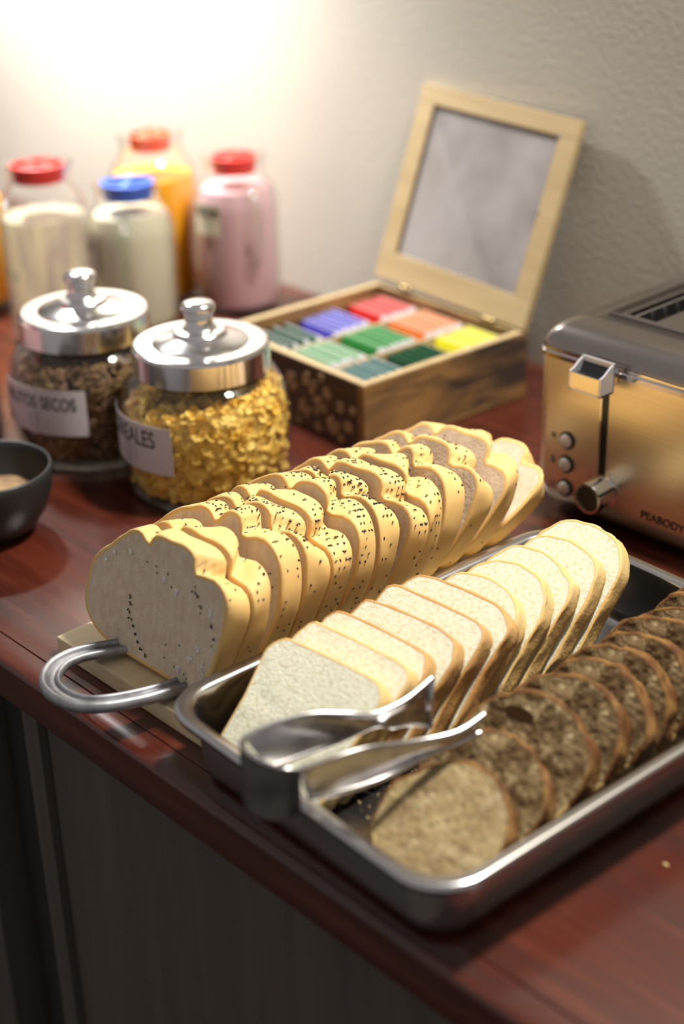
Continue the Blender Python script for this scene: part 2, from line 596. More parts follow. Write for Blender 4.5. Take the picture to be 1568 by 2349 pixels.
hm = MB()
for d, r in ((-0.0044, 0.0021), (0.0046, 0.0027)):
    hm.tube(offset_path(cpath, d), r, 8, flat=1.5)
web = [[p + Vector((0, 0, 0.0012)), q + Vector((0, 0, 0.0012)), q + Vector((0, 0, -0.003)), p + Vector((0, 0, -0.003))]
       for p, q in zip(offset_path(cpath, -0.0046), offset_path(cpath, 0.0046))]
hm.rings(web, True, True, True)
o = hm.build('handle', M['iron'], sb, smooth=True)
o.location = (0.13, 0.46, -ZT)
tag(o, 'grey cast metal loop handle')
for (x, y) in ((-0.150, -0.574), (-0.0985, -0.583)):
    b = MB()
    b.box(x - 0.0085, x + 0.0085, y - 0.020, y + 0.016, BZ, BZ + 0.0022, bev=0.0008)
    for dy in (-0.012, 0.010):
        b.lathe([(0.0001, 0.0042), (0.0018, 0.0038), (0.0028, 0.0022)], 10, (x, y + dy, BZ))
    o = b.build('mount', M['iron_dark'], sb, smooth=False)
    o.location = (0.13, 0.46, -ZT)
    tag(o, 'dark metal mounting plate')


# ------------------------------------------------------------------ bread
def slice_parts(root, outline_at, th, crumb_m, crust_m, inset=0.0028, nax=3, rings=(0.0, 0.35, 0.65, 0.88), n=72, base_m=None,
                base_ang=None, wob=0.0006, seed=0.0, dome=0.0):
    """root frame: x = across, z = up in the slice plane, y = through the slice (0 .. th). outline_at(t) -> n points (x, z)."""
    def inset_pts(pts, d):
        out = []
        m = len(pts)
        for i in range(m):
            ax, az = pts[(i - 2) % m]
            bx, bz = pts[(i + 2) % m]
            tx, tz = bx - ax, bz - az
            l = hypot(tx, tz) or 1
            out.append((pts[i][0] - tz / l * d, pts[i][1] + tx / l * d))
        return out

    O = [outline_at(t) for t in [i / nax for i in range(nax + 1)]]
    # crust band: front inset -> rounded edge -> side -> back edge -> back inset
    rg, r0 = [], 0.0009
    fi = inset_pts(O[0], inset)
    rg.append([(x, 0.0, z) for x, z in fi])
    rg.append([(x, -0.0002, z) for x, z in inset_pts(O[0], r0 * 1.2)])
    rg.append([(x, r0 * 0.5, z) for x, z in inset_pts(O[0], 0.00025)])
    for i in range(nax + 1):
        y = r0 + (th - 2 * r0) * i / nax
        rg.append([(x + wob * noise.noise((x * 90, y * 90 + seed, z * 90)), y, z + wob * noise.noise((x * 90 + 7, y * 90, z * 90 + seed)))
                   for x, z in O[i]])
    rg.append([(x, th - r0 * 0.5, z) for x, z in inset_pts(O[-1], 0.00025)])
    rg.append([(x, th, z) for x, z in inset_pts(O[-1], r0 * 1.2)])
    bi = inset_pts(O[-1], inset)
    rg.append([(x, th, z) for x, z in bi])
    c = MB()
    c.rings(rg)
    if base_m is not None:
        nn = len(O[0])
        for k in range(len(c.f)):
            j = k % nn
            ang = math.degrees(2 * pi * j / nn)
            if base_ang[0] < ang < base_ang[1]:
                c.mi[k] = 1
    crust = c.build('crust', [crust_m, base_m] if base_m is not None else crust_m, root, smooth=True)
    # crumb: concentric rings on both faces
    m = MB()
    for (edge, yy, sgn) in ((fi, 0.0, -1), (bi, th, 1)):
        cx = sum(p[0] for p in edge) / len(edge)
        cz = sum(p[1] for p in edge) / len(edge)
        rr = []
        for s in rings[1:] + (1.0,):
            ring = []
            for x, z in edge:
                X, Z = cx + (x - cx) * s, cz + (z - cz) * s
                h = 0.0007 * noise.noise((X * 120, Z * 120, seed)) * (1 if s < 1 else 0) + dome * (1 - s * s)
                ring.append((X, yy + sgn * h, Z))
            rr.append(ring)
        m.rings(rr)
        bidx = len(m.v) - len(rr) * n
        m.v.append((cx, yy, cz))
        ci = len(m.v) - 1
        for j in range(n):
            m.f.append((bidx + j, bidx + (j + 1) % n, ci))
            m.mi.append(0)
    crumb = m.build('crumb', crumb_m, root, smooth=True)
    return crust, crumb, O


def orient(root, loc, rz, lean, th=0.0, roll=0.0):
    """bottom centre at loc; the top leans away (+y) by lean radians, resting on the rear bottom edge."""
    loc = (loc[0], loc[1], loc[2] + th * sin(lean))
    root.matrix_world = (Matrix.Translation(loc) @ Matrix.Rotation(rz, 4, 'Z') @ Matrix.Rotation(-lean, 4, 'X')
                         @ Matrix.Rotation(roll, 4, 'Y'))


# braided loaf: outline traced for the first slice (x across, z up, metres), the lobes wander along the loaf
TR = [(-0.199, 0.0198), (-0.1977, 0.0328), (-0.1908, 0.052), (-0.1766, 0.067), (-0.1542, 0.0824), (-0.1395, 0.0864),
      (-0.118, 0.0885), (-0.1068, 0.0893), (-0.094, 0.0875), (-0.080, 0.083), (-0.069, 0.0765), (-0.0639, 0.0700),
      (-0.0612, 0.058), (-0.0615, 0.045), (-0.0660, 0.030), (-0.0720, 0.014), (-0.080, 0.003), (-0.093, 0.0), (-0.125, 0.0),
      (-0.160, 0.0), (-0.181, 0.003), (-0.193, 0.0105)]
CX0, CZ0 = -0.130, 0.042


def polar_of(poly, cx, cz, n):
    """radius at n angles by ray casting a closed polygon"""
    out = []
    m = len(poly)
    for j in range(n):
        a = 2 * pi * j / n
        dx, dz = cos(a), sin(a)
        best = 0.0
        for i in range(m):
            x1, z1 = poly[i][0] - cx, poly[i][1] - cz
            x2, z2 = poly[(i + 1) % m][0] - cx, poly[(i + 1) % m][1] - cz
            ex, ez = x2 - x1, z2 - z1
            den = dx * ez - dz * ex
            if abs(den) < 1e-12:
                continue
            t = (x1 * ez - z1 * ex) / den
            u = (x1 * dz - z1 * dx) / den
            if t > 0 and -1e-6 <= u <= 1 + 1e-6:
                best = max(best, t)
        out.append(best)
    # soften
    return [(out[j - 2] + 2 * out[j - 1] + 3 * out[j] + 2 * out[(j + 1) % n] + out[(j + 2) % n]) / 9 for j in range(n)]


NB = 96
BASE_R = polar_of(TR, CX0, CZ0, NB)


def brioche_outline(s, size=1.0):
    """s = metres along the loaf from the front"""
    ph = s / 0.070 * 2 * pi
    n1 = 92 + 13 * sin(ph + 0.5)
    n2 = 44 + 11 * sin(ph + 0.2 + pi)
    out = []
    for j in range(NB):
        a = 360.0 * j / NB
        r = BASE_R[j]
        for (nn, dep, wd) in ((n1, 0.13, 5.0), (n2, 0.16, 5.5), (150 + 8 * sin(ph * 0.7), 0.02, 8)):
            d = (a - nn + 180) % 360 - 180
            r *= 1 - dep * exp(-(d / wd) ** 2)
            r *= 1 + dep * 0.34 * (exp(-((d - 17) / 11.0) ** 2) + exp(-((d + 17) / 11.0) ** 2))
        r *= 1 + 0.012 * noise.noise((cos(radians(a)) * 2, sin(radians(a)) * 2, s * 25))
        x, z = r * cos(radians(a)) * size, CZ0 * size + r * sin(radians(a)) * size
        out.append((x, max(z, 0.0)))
    return out


ORD = ['frontmost', 'second', 'third', 'fourth', 'fifth', 'sixth', 'seventh', 'eighth', 'ninth', 'tenth', 'eleventh', 'twelfth',
       'thirteenth', 'fourteenth']


def octa(b, p, nrm, ln, wd, ht, rot):
    nrm = Vector(nrm).normalized()
    t = nrm.orthogonal().normalized()
    t.rotate(Matrix.Rotation(rot, 3, nrm))
    u = nrm.cross(t)
    p = Vector(p)
    b.add([p + t * ln, p + u * wd, p - t * ln, p - u * wd, p + nrm * ht, p - nrm * ht],
          [(0, 1, 4), (1, 2, 4), (2, 3, 4), (3, 0, 4), (1, 0, 5), (2, 1, 5), (3, 2, 5), (0, 3, 5)])


BS = [  # base y, lean deg, thickness, yaw deg, x shift, size, axial gap
    (-0.5970, 10, 0.0165, 1.0, 0.000, 1.00), (-0.5775, 11, 0.0150, -1.5, 0.002, 0.985), (-0.5560, 11, 0.0175, 2.0, -0.001, 1.02),
    (-0.5345, 12, 0.0160, 0.5, 0.000, 1.00), (-0.5145, 12, 0.0160, -1.5, 0.000, 1.00), (-0.4945, 13, 0.0165, -1.0, 0.000, 1.02),
    (-0.4735, 13, 0.0150, 0.0, 0.001, 0.99), (-0.4540, 14, 0.0165, 2.0, 0.002, 1.00), (-0.4330, 15, 0.0155, 0.0, 0.000, 0.985),
    (-0.4120, 18, 0.0165, -2.0, -0.002, 0.97), (-0.3890, 22, 0.0155, -1.0, -0.002, 0.96), (-0.3650, 27, 0.0150, 0.0, -0.002, 0.95)]
for i, (y0, ln, th, yaw, dx, sz) in enumerate(BS):
    feat = {0: 'with the full floury cut face in view', 1: 'tight behind the floury end slice', 6: 'with a dense patch of black seeds'}
    lab = '%s slice from the front of the seeded braided white loaf on the pine board' % ORD[i]
    if i in feat:
        lab = '%s slice of the seeded braided loaf, %s' % (ORD[i], feat[i])
    r = empty('braided_bread_slice', (0, 0, 0), 0, lab, 'bread slice', 'slices of the braided loaf')
    s0 = y0 + 0.597
    crust, crumb, O = slice_parts(r, (lambda t, s0=s0, th=th, sz=sz: brioche_outline(s0 + th * t, sz)), th, M['brio_crumb'],
                                  M['brio_crust'], inset=0.0032, nax=4, n=NB, seed=i * 3.1)
    # seeds on the crust, thick near the notches of the braid
    b = MB()
    dens = [10, 22, 95, 100, 90, 110, 170, 95, 70, 40, 28, 14][i]
    rnd = random.Random(40 + i)
    ph = s0 / 0.070 * 2 * pi
    n1, n2 = 92 + 13 * sin(ph + 0.5), 44 + 11 * sin(ph + 0.2 + pi)
    for k in range(dens):
        u = rnd.random()
        if u < 0.45:
            a = rnd.gauss(n2, 12)
        elif u < 0.75:
            a = rnd.gauss(n1, 12)
        else:
            a = rnd.uniform(-50, 115)
        t = rnd.uniform(0.06, 0.97)
        j = int((a % 360) / 360 * NB) % NB
        ol = O[int(t * 4 + 0.5)]
        x, z = ol[j]
        xa, za = ol[(j - 1) % NB]
        xb, zb = ol[(j + 1) % NB]
        nrm = (zb - za, 0, -(xb - xa))
        nl = hypot(nrm[0], nrm[2]) or 1
        octa(b, (x + nrm[0] / nl * 0.0002, 0.001 + t * (th - 0.002), z + nrm[2] / nl * 0.0002), nrm, 0.00130, 0.00068, 0.00055,
             rnd.uniform(0, pi))
    # a few that fell on the cut face
    for k in range([16, 6, 18, 8, 6, 10, 4, 6, 3, 3, 3, 2][i]):
        a = rnd.uniform(-60, 120)
        j = int((a % 360) / 360 * NB)
        s = rnd.uniform(0.45, 0.92)
        x, z = O[0][j]
        octa(b, (x * s, -0.0006, CZ0 * sz + (z - CZ0 * sz) * s), (0, -1, 0), 0.0010, 0.00055, 0.0005, rnd.uniform(0, pi))
    if i == 0:
        for q in [(-0.020, 0.040), (-0.0195, 0.036), (-0.0205, 0.031), (-0.019, 0.026), (-0.016, 0.022), (-0.013, 0.018),
                  (-0.010, 0.014), (-0.006, 0.010), (-0.002, 0.007), (0.040, 0.066), (0.043, 0.063), (0.047, 0.060),
                  (0.058, 0.050), (0.060, 0.042)]:
            for k in range(2):
                octa(b, (q[0] + rnd.gauss(0, 0.0008), -0.0007, q[1] + rnd.gauss(0, 0.0008)), (0, -1, 0), 0.0014, 0.0007,
                     0.0006, rnd.uniform(0, pi))
        f = MB()
        for q, rr in [((0.048, 0.030), 0.0040), ((0.052, 0.020), 0.0036), ((0.041, 0.022), 0.0030), ((0.030, 0.011), 0.0024),
                      ((0.056, 0.058), 0.0030), ((-0.022, 0.070), 0.0014), ((-0.046, 0.056), 0.0012), ((0.012, 0.064), 0.0014),
                      ((0.024, 0.060), 0.0015), ((0.053, 0.013), 0.0034), ((-0.038, 0.064), 0.0010)]:
            for k in range(16):
                octa(f, (q[0] + rnd.gauss(0, rr * 0.45), -0.0006, q[1] + rnd.gauss(0, rr * 0.6)), (0, -1, 0),
                     rnd.uniform(0.0006, 0.0013), rnd.uniform(0.0005, 0.001), 0.0006, rnd.uniform(0, pi))
        tag(f.build('flour_dust', M['flour'], r), kind='stuff')
    tag(b.build('poppy_seeds', M['seed'], r), kind='stuff')
    orient(r, (CX0 + dx, y0, BZ + 0.0003), radians(yaw), radians(ln), th)
# the fallen end slice at the back
r = empty('braided_bread_slice', (0, 0, 0), 0, 'fallen end slice lying flat behind the braided loaf at the board corner',
          'bread slice', 'slices of the braided loaf')
slice_parts(r, lambda t: brioche_outline(0.31 - 0.01 * t, 0.86 - 0.05 * t), 0.014, M['brio_crumb'], M['brio_crust'], inset=0.003,
            nax=3, n=NB, seed=77)
orient(r, (-0.128, -0.338, BZ + 0.0006), radians(-6), radians(46), 0.014)


# sandwich loaf ------------------------------------------------------------
def square_outline(wd, ht, dome, sh, n=72, seed=0.0, mush=0.03, et=0.32):
    P = []
    for j in range(n):
        a = 2 * pi * j / n
        c, s = cos(a), sin(a)
        e = et if s > 0 else 0.22
        x = wd / 2 * math.copysign(abs(c) ** e, c)
        z = ht / 2 * math.copysign(abs(s) ** e, s)
        if s > 0:
            z += dome * (1 - (2 * x / wd) ** 2)
        z += ht / 2
        x *= 1 + mush * exp(-((z / ht - 0.83) / 0.12) ** 2) - mush * 0.8 * exp(-((z / ht - 0.45) / 0.2) ** 2)
        x += sh * (z / ht)
        q = noise.noise((c * 1.9 + seed, s * 1.9, seed * 0.7)) * 0.0030
        P.append((x + q * c, max(z + q * s, 0)))
    # even out the spacing along the outline
    L = [0.0]
    for i in range(n):
        L.append(L[-1] + hypot(P[(i + 1) % n][0] - P[i][0], P[(i + 1) % n][1] - P[i][1]))
    out, k = [], 0
    for j in range(n):
        d = L[-1] * j / n
        while L[k + 1] < d:
            k += 1
        f = (d - L[k]) / max(L[k + 1] - L[k], 1e-9)
        p, q = P[k % n], P[(k + 1) % n]
        out.append((p[0] + (q[0] - p[0]) * f, p[1] + (q[1] - p[1]) * f))
    return out


TZ = 0.9022
SS = [  # y top, x centre, width, height, lean, yaw, crust with painted shade
    (-0.5635, 0.0100, 0.087, 0.084, 48, 4, 0), (-0.5420, 0.0080, 0.085, 0.086, 48, 3, 0), (-0.5225, 0.0080, 0.080, 0.086, 47.5, 3, 1),
    (-0.5020, 0.0100, 0.082, 0.086, 47, 3, 1), (-0.4800, 0.0105, 0.082, 0.087, 47, 2, 1), (-0.4590, 0.0110, 0.082, 0.087, 46, 2, 1),
    (-0.4370, 0.0120, 0.080, 0.087, 46, 1, 0), (-0.4150, 0.0130, 0.080, 0.087, 45, 0, 0), (-0.3930, 0.0140, 0.080, 0.088, 44, 0, 0),
    (-0.3710, 0.0160, 0.080, 0.088, 43, -1, 0), (-0.3490, 0.0170, 0.083, 0.090, 42, -2, 0)]
for i, (yt, xc, wd, ht, ln, yaw, dk) in enumerate(SS):
    th = 0.0122
    lab = '%s slice from the front of the plain white loaf in the steel tray' % ORD[i]
    if i == 0:
        lab = 'frontmost square slice of plain white bread, whole face showing behind the tongs'
    if i == len(SS) - 1:
        lab = 'rearmost rounded slice of plain white bread leaning by the toaster knob'
    r = empty('white_bread_slice', (0, 0, 0), 0, lab, 'bread slice', 'slices of the plain white loaf')
    dome = 0.001 if i < 6 else 0.012
    slice_parts(r, (lambda t, wd=wd, ht=ht, dome=dome, i=i: square_outline(wd - dome, ht - dome, dome, 0.0, seed=i * 1.7,
                                                                     mush=0.035 if i < 6 else 0.02,
                                                                     et=[0.17, 0.22, 0.26, 0.27, 0.27, 0.29, 0.34][min(i, 6)])),
                th, M['sand_crumb'], M['sand_crust_shaded'] if dk else M['sand_crust'], inset=0.0018, nax=3, n=72, seed=i * 2.3,
                wob=0.0012)
    l = radians(ln)
    yb = yt - ht * sin(l)
    orient(r, (xc, yb, TZ + 0.0004), radians(yaw), l, th)


# dark rye loaf --------------------------------------------------------------
def rye_outline(seed, wd, ht, n=72):
    P = []
    for j in range(n):
        a = 2 * pi * j / n
        c, s = cos(a), sin(a)
        q = 1 + 0.07 * noise.noise((c * 1.6 + seed, s * 1.6, seed)) + 0.035 * noise.noise((c * 6 + seed, s * 6, 3))
        P.append((wd / 2 * c * q, max(ht / 2 + ht / 2 * s * q, 0)))
    return P


RY = [  # y base, x centre, width, height, lean, yaw, pale
    (-0.6290, 0.1230, 0.078, 0.074, 60, 3, 1), (-0.5940, 0.1190, 0.078, 0.072, 55, 3, 1), (-0.5620, 0.1190, 0.084, 0.078, 48, 4, 0),
    (-0.5320, 0.1210, 0.079, 0.076, 43, 4, 0), (-0.5070, 0.1210, 0.077, 0.074, 39, 3, 0), (-0.4840, 0.1210, 0.076, 0.073, 36, 3, 0),
    (-0.4620, 0.1205, 0.076, 0.072, 33, 1, 0), (-0.4405, 0.1200, 0.075, 0.073, 31, 1, 0), (-0.4190, 0.1195, 0.074, 0.071, 30, 0, 0),
    (-0.3985, 0.1190, 0.074, 0.071, 29, 0, 0), (-0.3785, 0.1185, 0.073, 0.070, 28, 0, 0)]
for i, (yb, xc, wd, ht, ln, yaw, pale) in enumerate(RY):
    th = 0.0135
    lab = '%s slice from the front of the dark rye loaf in the steel tray' % ORD[i]
    if i == 0:
        lab = 'frontmost slice of dark bread, tipped back flattest at the near tray corner'
    if i == 2:
        lab = 'third dark bread slice, swirled crumb with a dark hole in it'
    if i == len(RY) - 1:
        lab = 'rearmost slice of the dark rye loaf against the far tray wall'
    r = empty('rye_bread_slice', (0, 0, 0), 0, lab, 'bread slice', 'slices of the dark rye loaf')
    slice_parts(r, (lambda t, wd=wd, ht=ht, i=i: rye_outline(i * 1.37 + t * 0.1, wd, ht)), th,
                M['rye_crumb_pale'] if i == 0 else M['rye_crumb'], M['rye_crust'], inset=0.0022, nax=3, n=72, seed=i * 4.3,
                wob=0.0022, base_m=M['rye_base'], base_ang=(200, 345))
    if i == 2:
        b = MB()
        b.lathe([(0.0001, 0.0), (0.5, 0.0), (0.85, -0.1), (1.0, 0.12), (1.08, 0.0)], 20)
        b.v = [(x * 0.0085, -0.0008 + z * 0.0004, y * 0.0032) for x, y, z in b.v]
        o = b.build('hole_shade_disc', mat('hole_shade', (0.035, 0.018, 0.008), 1.0, spec=0.0), r)  # flat dark disc, its colour is the shade inside a hole
        o.location = (-0.012, 0, ht * 0.80)
    orient(r, (xc, yb, TZ + 0.0004), radians(yaw), radians(ln), th)

# ------------------------------------------------------------------ steel tray
TC = (0.063, -0.4815)
TROT = radians(-2.4)


def rrect(hx, hy, r, z, k=8):
    out = []
    for cx, cy, a0 in ((hx - r, hy - r, 0), (-hx + r, hy - r, 90), (-hx + r, -hy + r, 180), (hx - r, -hy + r, 270)):
        for i in range(k + 1):
            a = radians(a0 + 90 * i / k)
            out.append((cx + r * cos(a), cy + r * sin(a), z))
    return out


HX, HY = 0.1155, 0.1640
b = MB()
TB = 0.0008
b.rings([rrect(HX + 0.0002, HY + 0.0002, 0.030, 0.0405), rrect(HX + 0.0008, HY + 0.0008, 0.030, 0.0435),
         rrect(HX - 0.0002, HY - 0.0002, 0.0295, 0.0452), rrect(HX - 0.0018, HY - 0.0018, 0.029, 0.0457),
         rrect(HX - 0.0060, HY - 0.0060, 0.027, 0.0450), rrect(HX - 0.0076, HY - 0.0076, 0.026, 0.0444),
         rrect(HX - 0.0088, HY - 0.0088, 0.025, 0.0425), rrect(HX - 0.0096, HY - 0.0096, 0.0245, 0.0380),
         rrect(HX - 0.0120, HY - 0.0120, 0.023, 0.0120), rrect(HX - 0.0135, HY - 0.0135, 0.022, 0.0050),
         rrect(HX - 0.0160, HY - 0.0160, 0.020, 0.0024), rrect(HX - 0.0200, HY - 0.0200, 0.018, 0.0018),
         rrect(HX - 0.05, HY - 0.05, 0.010, 0.0018)], True, False, True)
o = b.build('steel_tray', M['steel'], None, smooth=True, sharp=50, loc=(TC[0], TC[1], ZT), rot=(0, 0, TROT))
md = o.modifiers.new('thickness', 'SOLIDIFY')
md.thickness = 0.0009
md.offset = -1.0
tag(o, 'deep rectangular stainless steel tray holding white and dark bread', 'tray')

# crumbs in the tray and on the counter
b = MB()
rnd = random.Random(5)
for k in range(330):
    if k < 270:
        x, y, z = rnd.gauss(0.058, 0.011), rnd.uniform(-0.55, -0.36), TZ + 0.0005
    else:
        x, y, z = rnd.uniform(0.03, 0.10), rnd.uniform(-0.61, -0.55), TZ + 0.0005
    s = rnd.uniform(0.0003, 0.0011)
    octa(b, (x, y, z), (rnd.random(), rnd.random(), 1), s, s * 0.7, s * 0.5, rnd.uniform(0, 3))
tag(b.build('bread_crumbs', M['crumb_bits']), 'pale bread crumbs scattered on the tray floor between the loaves', 'crumbs', kind='stuff')
for (x, y, s, lab) in ((-0.281, -0.509, 0.0016, 'single yellow crumb on the red worktop left of the braided loaf'),
                       (0.196, -0.507, 0.0014, 'single crumb on the red worktop right of the steel tray')):
    b = MB()
    for q in range(3):
        octa(b, (x + q * 0.0007, y, ZT + s * 0.45), (0.2, 0.3, 1), s, s * 0.7, s * 0.5, q)
    tag(b.build('crumb', M['crumb_bits']), lab, 'crumb')


# ------------------------------------------------------------------ tongs
tg = empty('serving_tongs', (0.07, -0.62, 0.95), 0, 'steel serving tongs resting over the near rim of the bread tray', 'tongs')


def ribbon(A, B, th, name, m, parent, rim=0.0):
    A, B = smooth_path(A, 6), smooth_path(B, 6)
    n = min(len(A), len(B))
    A = [A[int(i * (len(A) - 1) / (n - 1))] for i in range(n)]
    B = [B[int(i * (len(B) - 1) / (n - 1))] for i in range(n)]
    g = MB()
    rg = []
    for i in range(n):
        a, c = A[i], B[i]
        t = (A[min(i + 1, n - 1)] - A[max(i - 1, 0)])
        nr = t.cross(c - a).normalized()
        sec = []
        K = 6
        for k in range(K + 1):
            f = k / K
            bow = sin(pi * f) * 0.0018
            sec.append(a.lerp(c, f) + nr * (bow + th / 2))
        for k in range(K, -1, -1):
            f = k / K
            bow = sin(pi * f) * 0.0018
            sec.append(a.lerp(c, f) + nr * (bow - th / 2))
        rg.append(sec)
    g.rings(rg, True, True, True)
    if rim:
        g.tube(A, rim, 8)
        g.tube(B, rim, 8)
    o = g.build(name, m, parent, smooth=True, sharp=60)
    o.location = (-0.07, 0.62, -0.95)
    return o


A1 = [(0.0463, -0.6602, 0.982), (0.0508, -0.641, 0.984), (0.0581, -0.6238, 0.984), (0.0674, -0.6083, 0.981),
      (0.0736, -0.5958, 0.978), (0.0767, -0.5767, 0.979), (0.0754, -0.5558, 0.982)]
B1 = [(0.0600, -0.6560, 0.968), (0.0618, -0.634, 0.966), (0.0638, -0.6117, 0.964), (0.0664, -0.5891, 0.964),
      (0.0690, -0.5800, 0.960), (0.0700, -0.5690, 0.957), (0.0745, -0.5565, 0.952)]
ribbon(A1, B1, 0.0012, 'arm', M['steel_worn'], tg, rim=0.0014)
A2 = [(0.0826, -0.6549, 0.978), (0.0833, -0.6325, 0.974), (0.0874, -0.6124, 0.972), (0.0945, -0.5852, 0.966),
      (0.1020, -0.5640, 0.965), (0.1040, -0.546, 0.968)]
B2 = [(0.0795, -0.6480, 0.956), (0.0850, -0.6295, 0.953), (0.0905, -0.6068, 0.952), (0.0950, -0.5830, 0.955),
      (0.0985, -0.5640, 0.955), (0.1020, -0.547, 0.956)]
ribbon(A2, B2, 0.0012, 'arm', M['steel_worn'], tg, rim=0.0017)
# the U bend at the back
T = smooth_path([(0.0463, -0.6602, 0.982), (0.0500, -0.6660, 0.982), (0.0590, -0.6680, 0.982), (0.0700, -0.6665, 0.981),
                 (0.0790, -0.6620, 0.980), (0.0826, -0.6549, 0.978)], 5)
Bt = smooth_path([(0.0485, -0.6620, 0.950), (0.0510, -0.6670, 0.9475), (0.0590, -0.6690, 0.947), (0.0690, -0.6670, 0.947),
                  (0.0770, -0.6610, 0.948), (0.0795, -0.6535, 0.950)], 5)
g = MB()
rg = []
for a, c in zip(T, Bt):
    out = Vector((a.x - 0.065, a.y + 0.640, 0)).normalized() * 0.0006
    sec = [a.lerp(c, k / 5) + out for k in range(6)] + [a.lerp(c, k / 5) - out for k in range(5, -1, -1)]
    rg.append(sec)
g.rings(rg, True, True, True)
g.tube(T, 0.0011, 8)
o = g.build('spring_bend', M['steel_worn'], tg, smooth=True, sharp=60)
o.location = (-0.07, 0.62, -0.95)
# upturned gripping edge of the first arm
g = MB()
g.tube([(0.0754, -0.5558, 0.983), (0.0750, -0.5560, 0.967), (0.0745, -0.5565, 0.951)], 0.0016, 8)
o = g.build('gripping_edge', M['steel'], tg, smooth=True)
o.location = (-0.07, 0.62, -0.95)


# ------------------------------------------------------------------ storage jars
def bend_at(rad, az0, z0):
    return lambda co: (rad * cos(az0 + co.x / rad), rad * sin(az0 + co.x / rad), z0 + co.y)


def curved_patch(rad, a0, a1, z0, z1, name, m, parent, n=24, th=0.0003):
    g = MB()
    rg = []
    for i in range(n + 1):
        a = a0 + (a1 - a0) * i / n
        rg.append([((rad + d) * cos(a), (rad + d) * sin(a), z) for d, z in ((0, z0), (th, z0), (th, z1), (0, z1))])
    g.rings(rg, True, True, True)
    return g.build(name, m, parent)


def storage_jar(c, label, txt, az_r, az_l, tsize):
    j = empty('storage_jar', (c[0], c[1], ZT), 0, label, 'jar', 'glass storage jars with metal lids')
    prof = [(0.0001, 0.004), (0.045, 0.003), (0.060, 0.0005), (0.0645, 0.0025), (0.0665, 0.008), (0.0685, 0.020), (0.0700, 0.038),
            (0.0705, 0.055), (0.0700, 0.068), (0.0680, 0.078), (0.0640, 0.087), (0.0575, 0.094), (0.0515, 0.097), (0.0490, 0.099),
            (0.0490, 0.104)]
    prof = [(r * 0.958 if z < 0.09 else r, z) for r, z in prof]
    g = MB()
    g.lathe(prof, 64)
    g.lathe([(r - 0.0022, z + 0.001) for r, z in prof[2:]], 64)
    g.build('glass_body', M['glass'], j, smooth=True)
    g = MB()
    g.lathe([(0.0001, 0.0008), (0.050, 0.0006), (0.0600, 0.0018), (0.0622, 0.006), (0.0600, 0.0082), (0.0001, 0.0072)], 64)
    g.build('thick_base', M['glass_green'], j, smooth=True)
    g = MB()
    g.lathe([(0.0515, 0.0985), (0.0530, 0.0995), (0.0530, 0.1175), (0.0518, 0.1200), (0.0500, 0.1206), (0.0375, 0.1206), (0.0368, 0.1216),
             (0.0355, 0.1222), (0.0300, 0.1238), (0.0215, 0.1262), (0.0205, 0.1285),
             (0.0190, 0.1300), (0.0140, 0.1308), (0.0001, 0.1308)], 72)
    lid = g.build('lid', M['chrome_satin'], j, smooth=True, sharp=16)
    g = MB()
    g.lathe([(0.0140, 0.1306), (0.0132, 0.1316), (0.0112, 0.1335), (0.0106, 0.1380), (0.0110, 0.1425), (0.0127, 0.1450),
             (0.0132, 0.1475), (0.0126, 0.1500), (0.0105, 0.1515), (0.0050, 0.1523), (0.0001, 0.1525)], 40)
    g.build('knob', M['chrome_satin'], lid, smooth=True)
    R0 = 0.0683
    lb = curved_patch(R0, az_l, az_r, 0.036, 0.0745, 'paper_label', M['paper'], j)
    mid = (az_r + az_l) / 2
    text_mesh(txt, tsize, 'lettering', M['ink'], sx=0.72, bend=bend_at(R0 + 0.0005, mid, 0.0625), parent=lb, bold=0.0002)
    # round line emblem below the word
    e = MB()
    for rr in (0.0085,):
        pts = []
        for k in range(40):
            a = 2 * pi * k / 40
            pts.append(bend_at(R0 + 0.0006, mid + 0.02, 0.0475)(Vector((rr * cos(a), rr * sin(a), 0))))
        e.tube(pts, 0.00022, 5, closed=True)
    for dz, wdt in ((-0.004, 0.0016), (0.0, 0.0022), (0.004, 0.0016)):
        pts = [bend_at(R0 + 0.0006, mid + 0.02, 0.0475)(Vector((wdt * cos(2 * pi * k / 14), dz + 0.0022 * sin(2 * pi * k / 14), 0)))
               for k in range(14)]
        e.tube(pts, 0.0002, 5, closed=True)
    e.build('emblem', M['grey_ink'], lb)
    return j


jc = (-0.3405, -0.3800)
jf = (-0.4722, -0.3980)
storage_jar(jc, 'glass jar of yellow corn flakes with CEREALES label and round metal lid', 'CEREALES', radians(-60), radians(-134), 0.0190)
storage_jar(jf, 'glass jar of brown dried mix labelled FRUTOS SECOS with round metal lid', 'FRUTOS SECOS', radians(-37), radians(-112), 0.0150)


def jar_radius(z):
    P = [(0.0, 0.062), (0.008, 0.064), (0.020, 0.0662), (0.038, 0.0678), (0.055, 0.0684), (0.068, 0.068), (0.078, 0.066),
         (0.087, 0.0615), (0.094, 0.054), (0.104, 0.045)]
    for (z0, r0), (z1, r1) in zip(P, P[1:]):
        if z0 <= z <= z1:
            return (r0 + (r1 - r0) * (z - z0) / (z1 - z0)) * 0.962
    return P[-1][1]


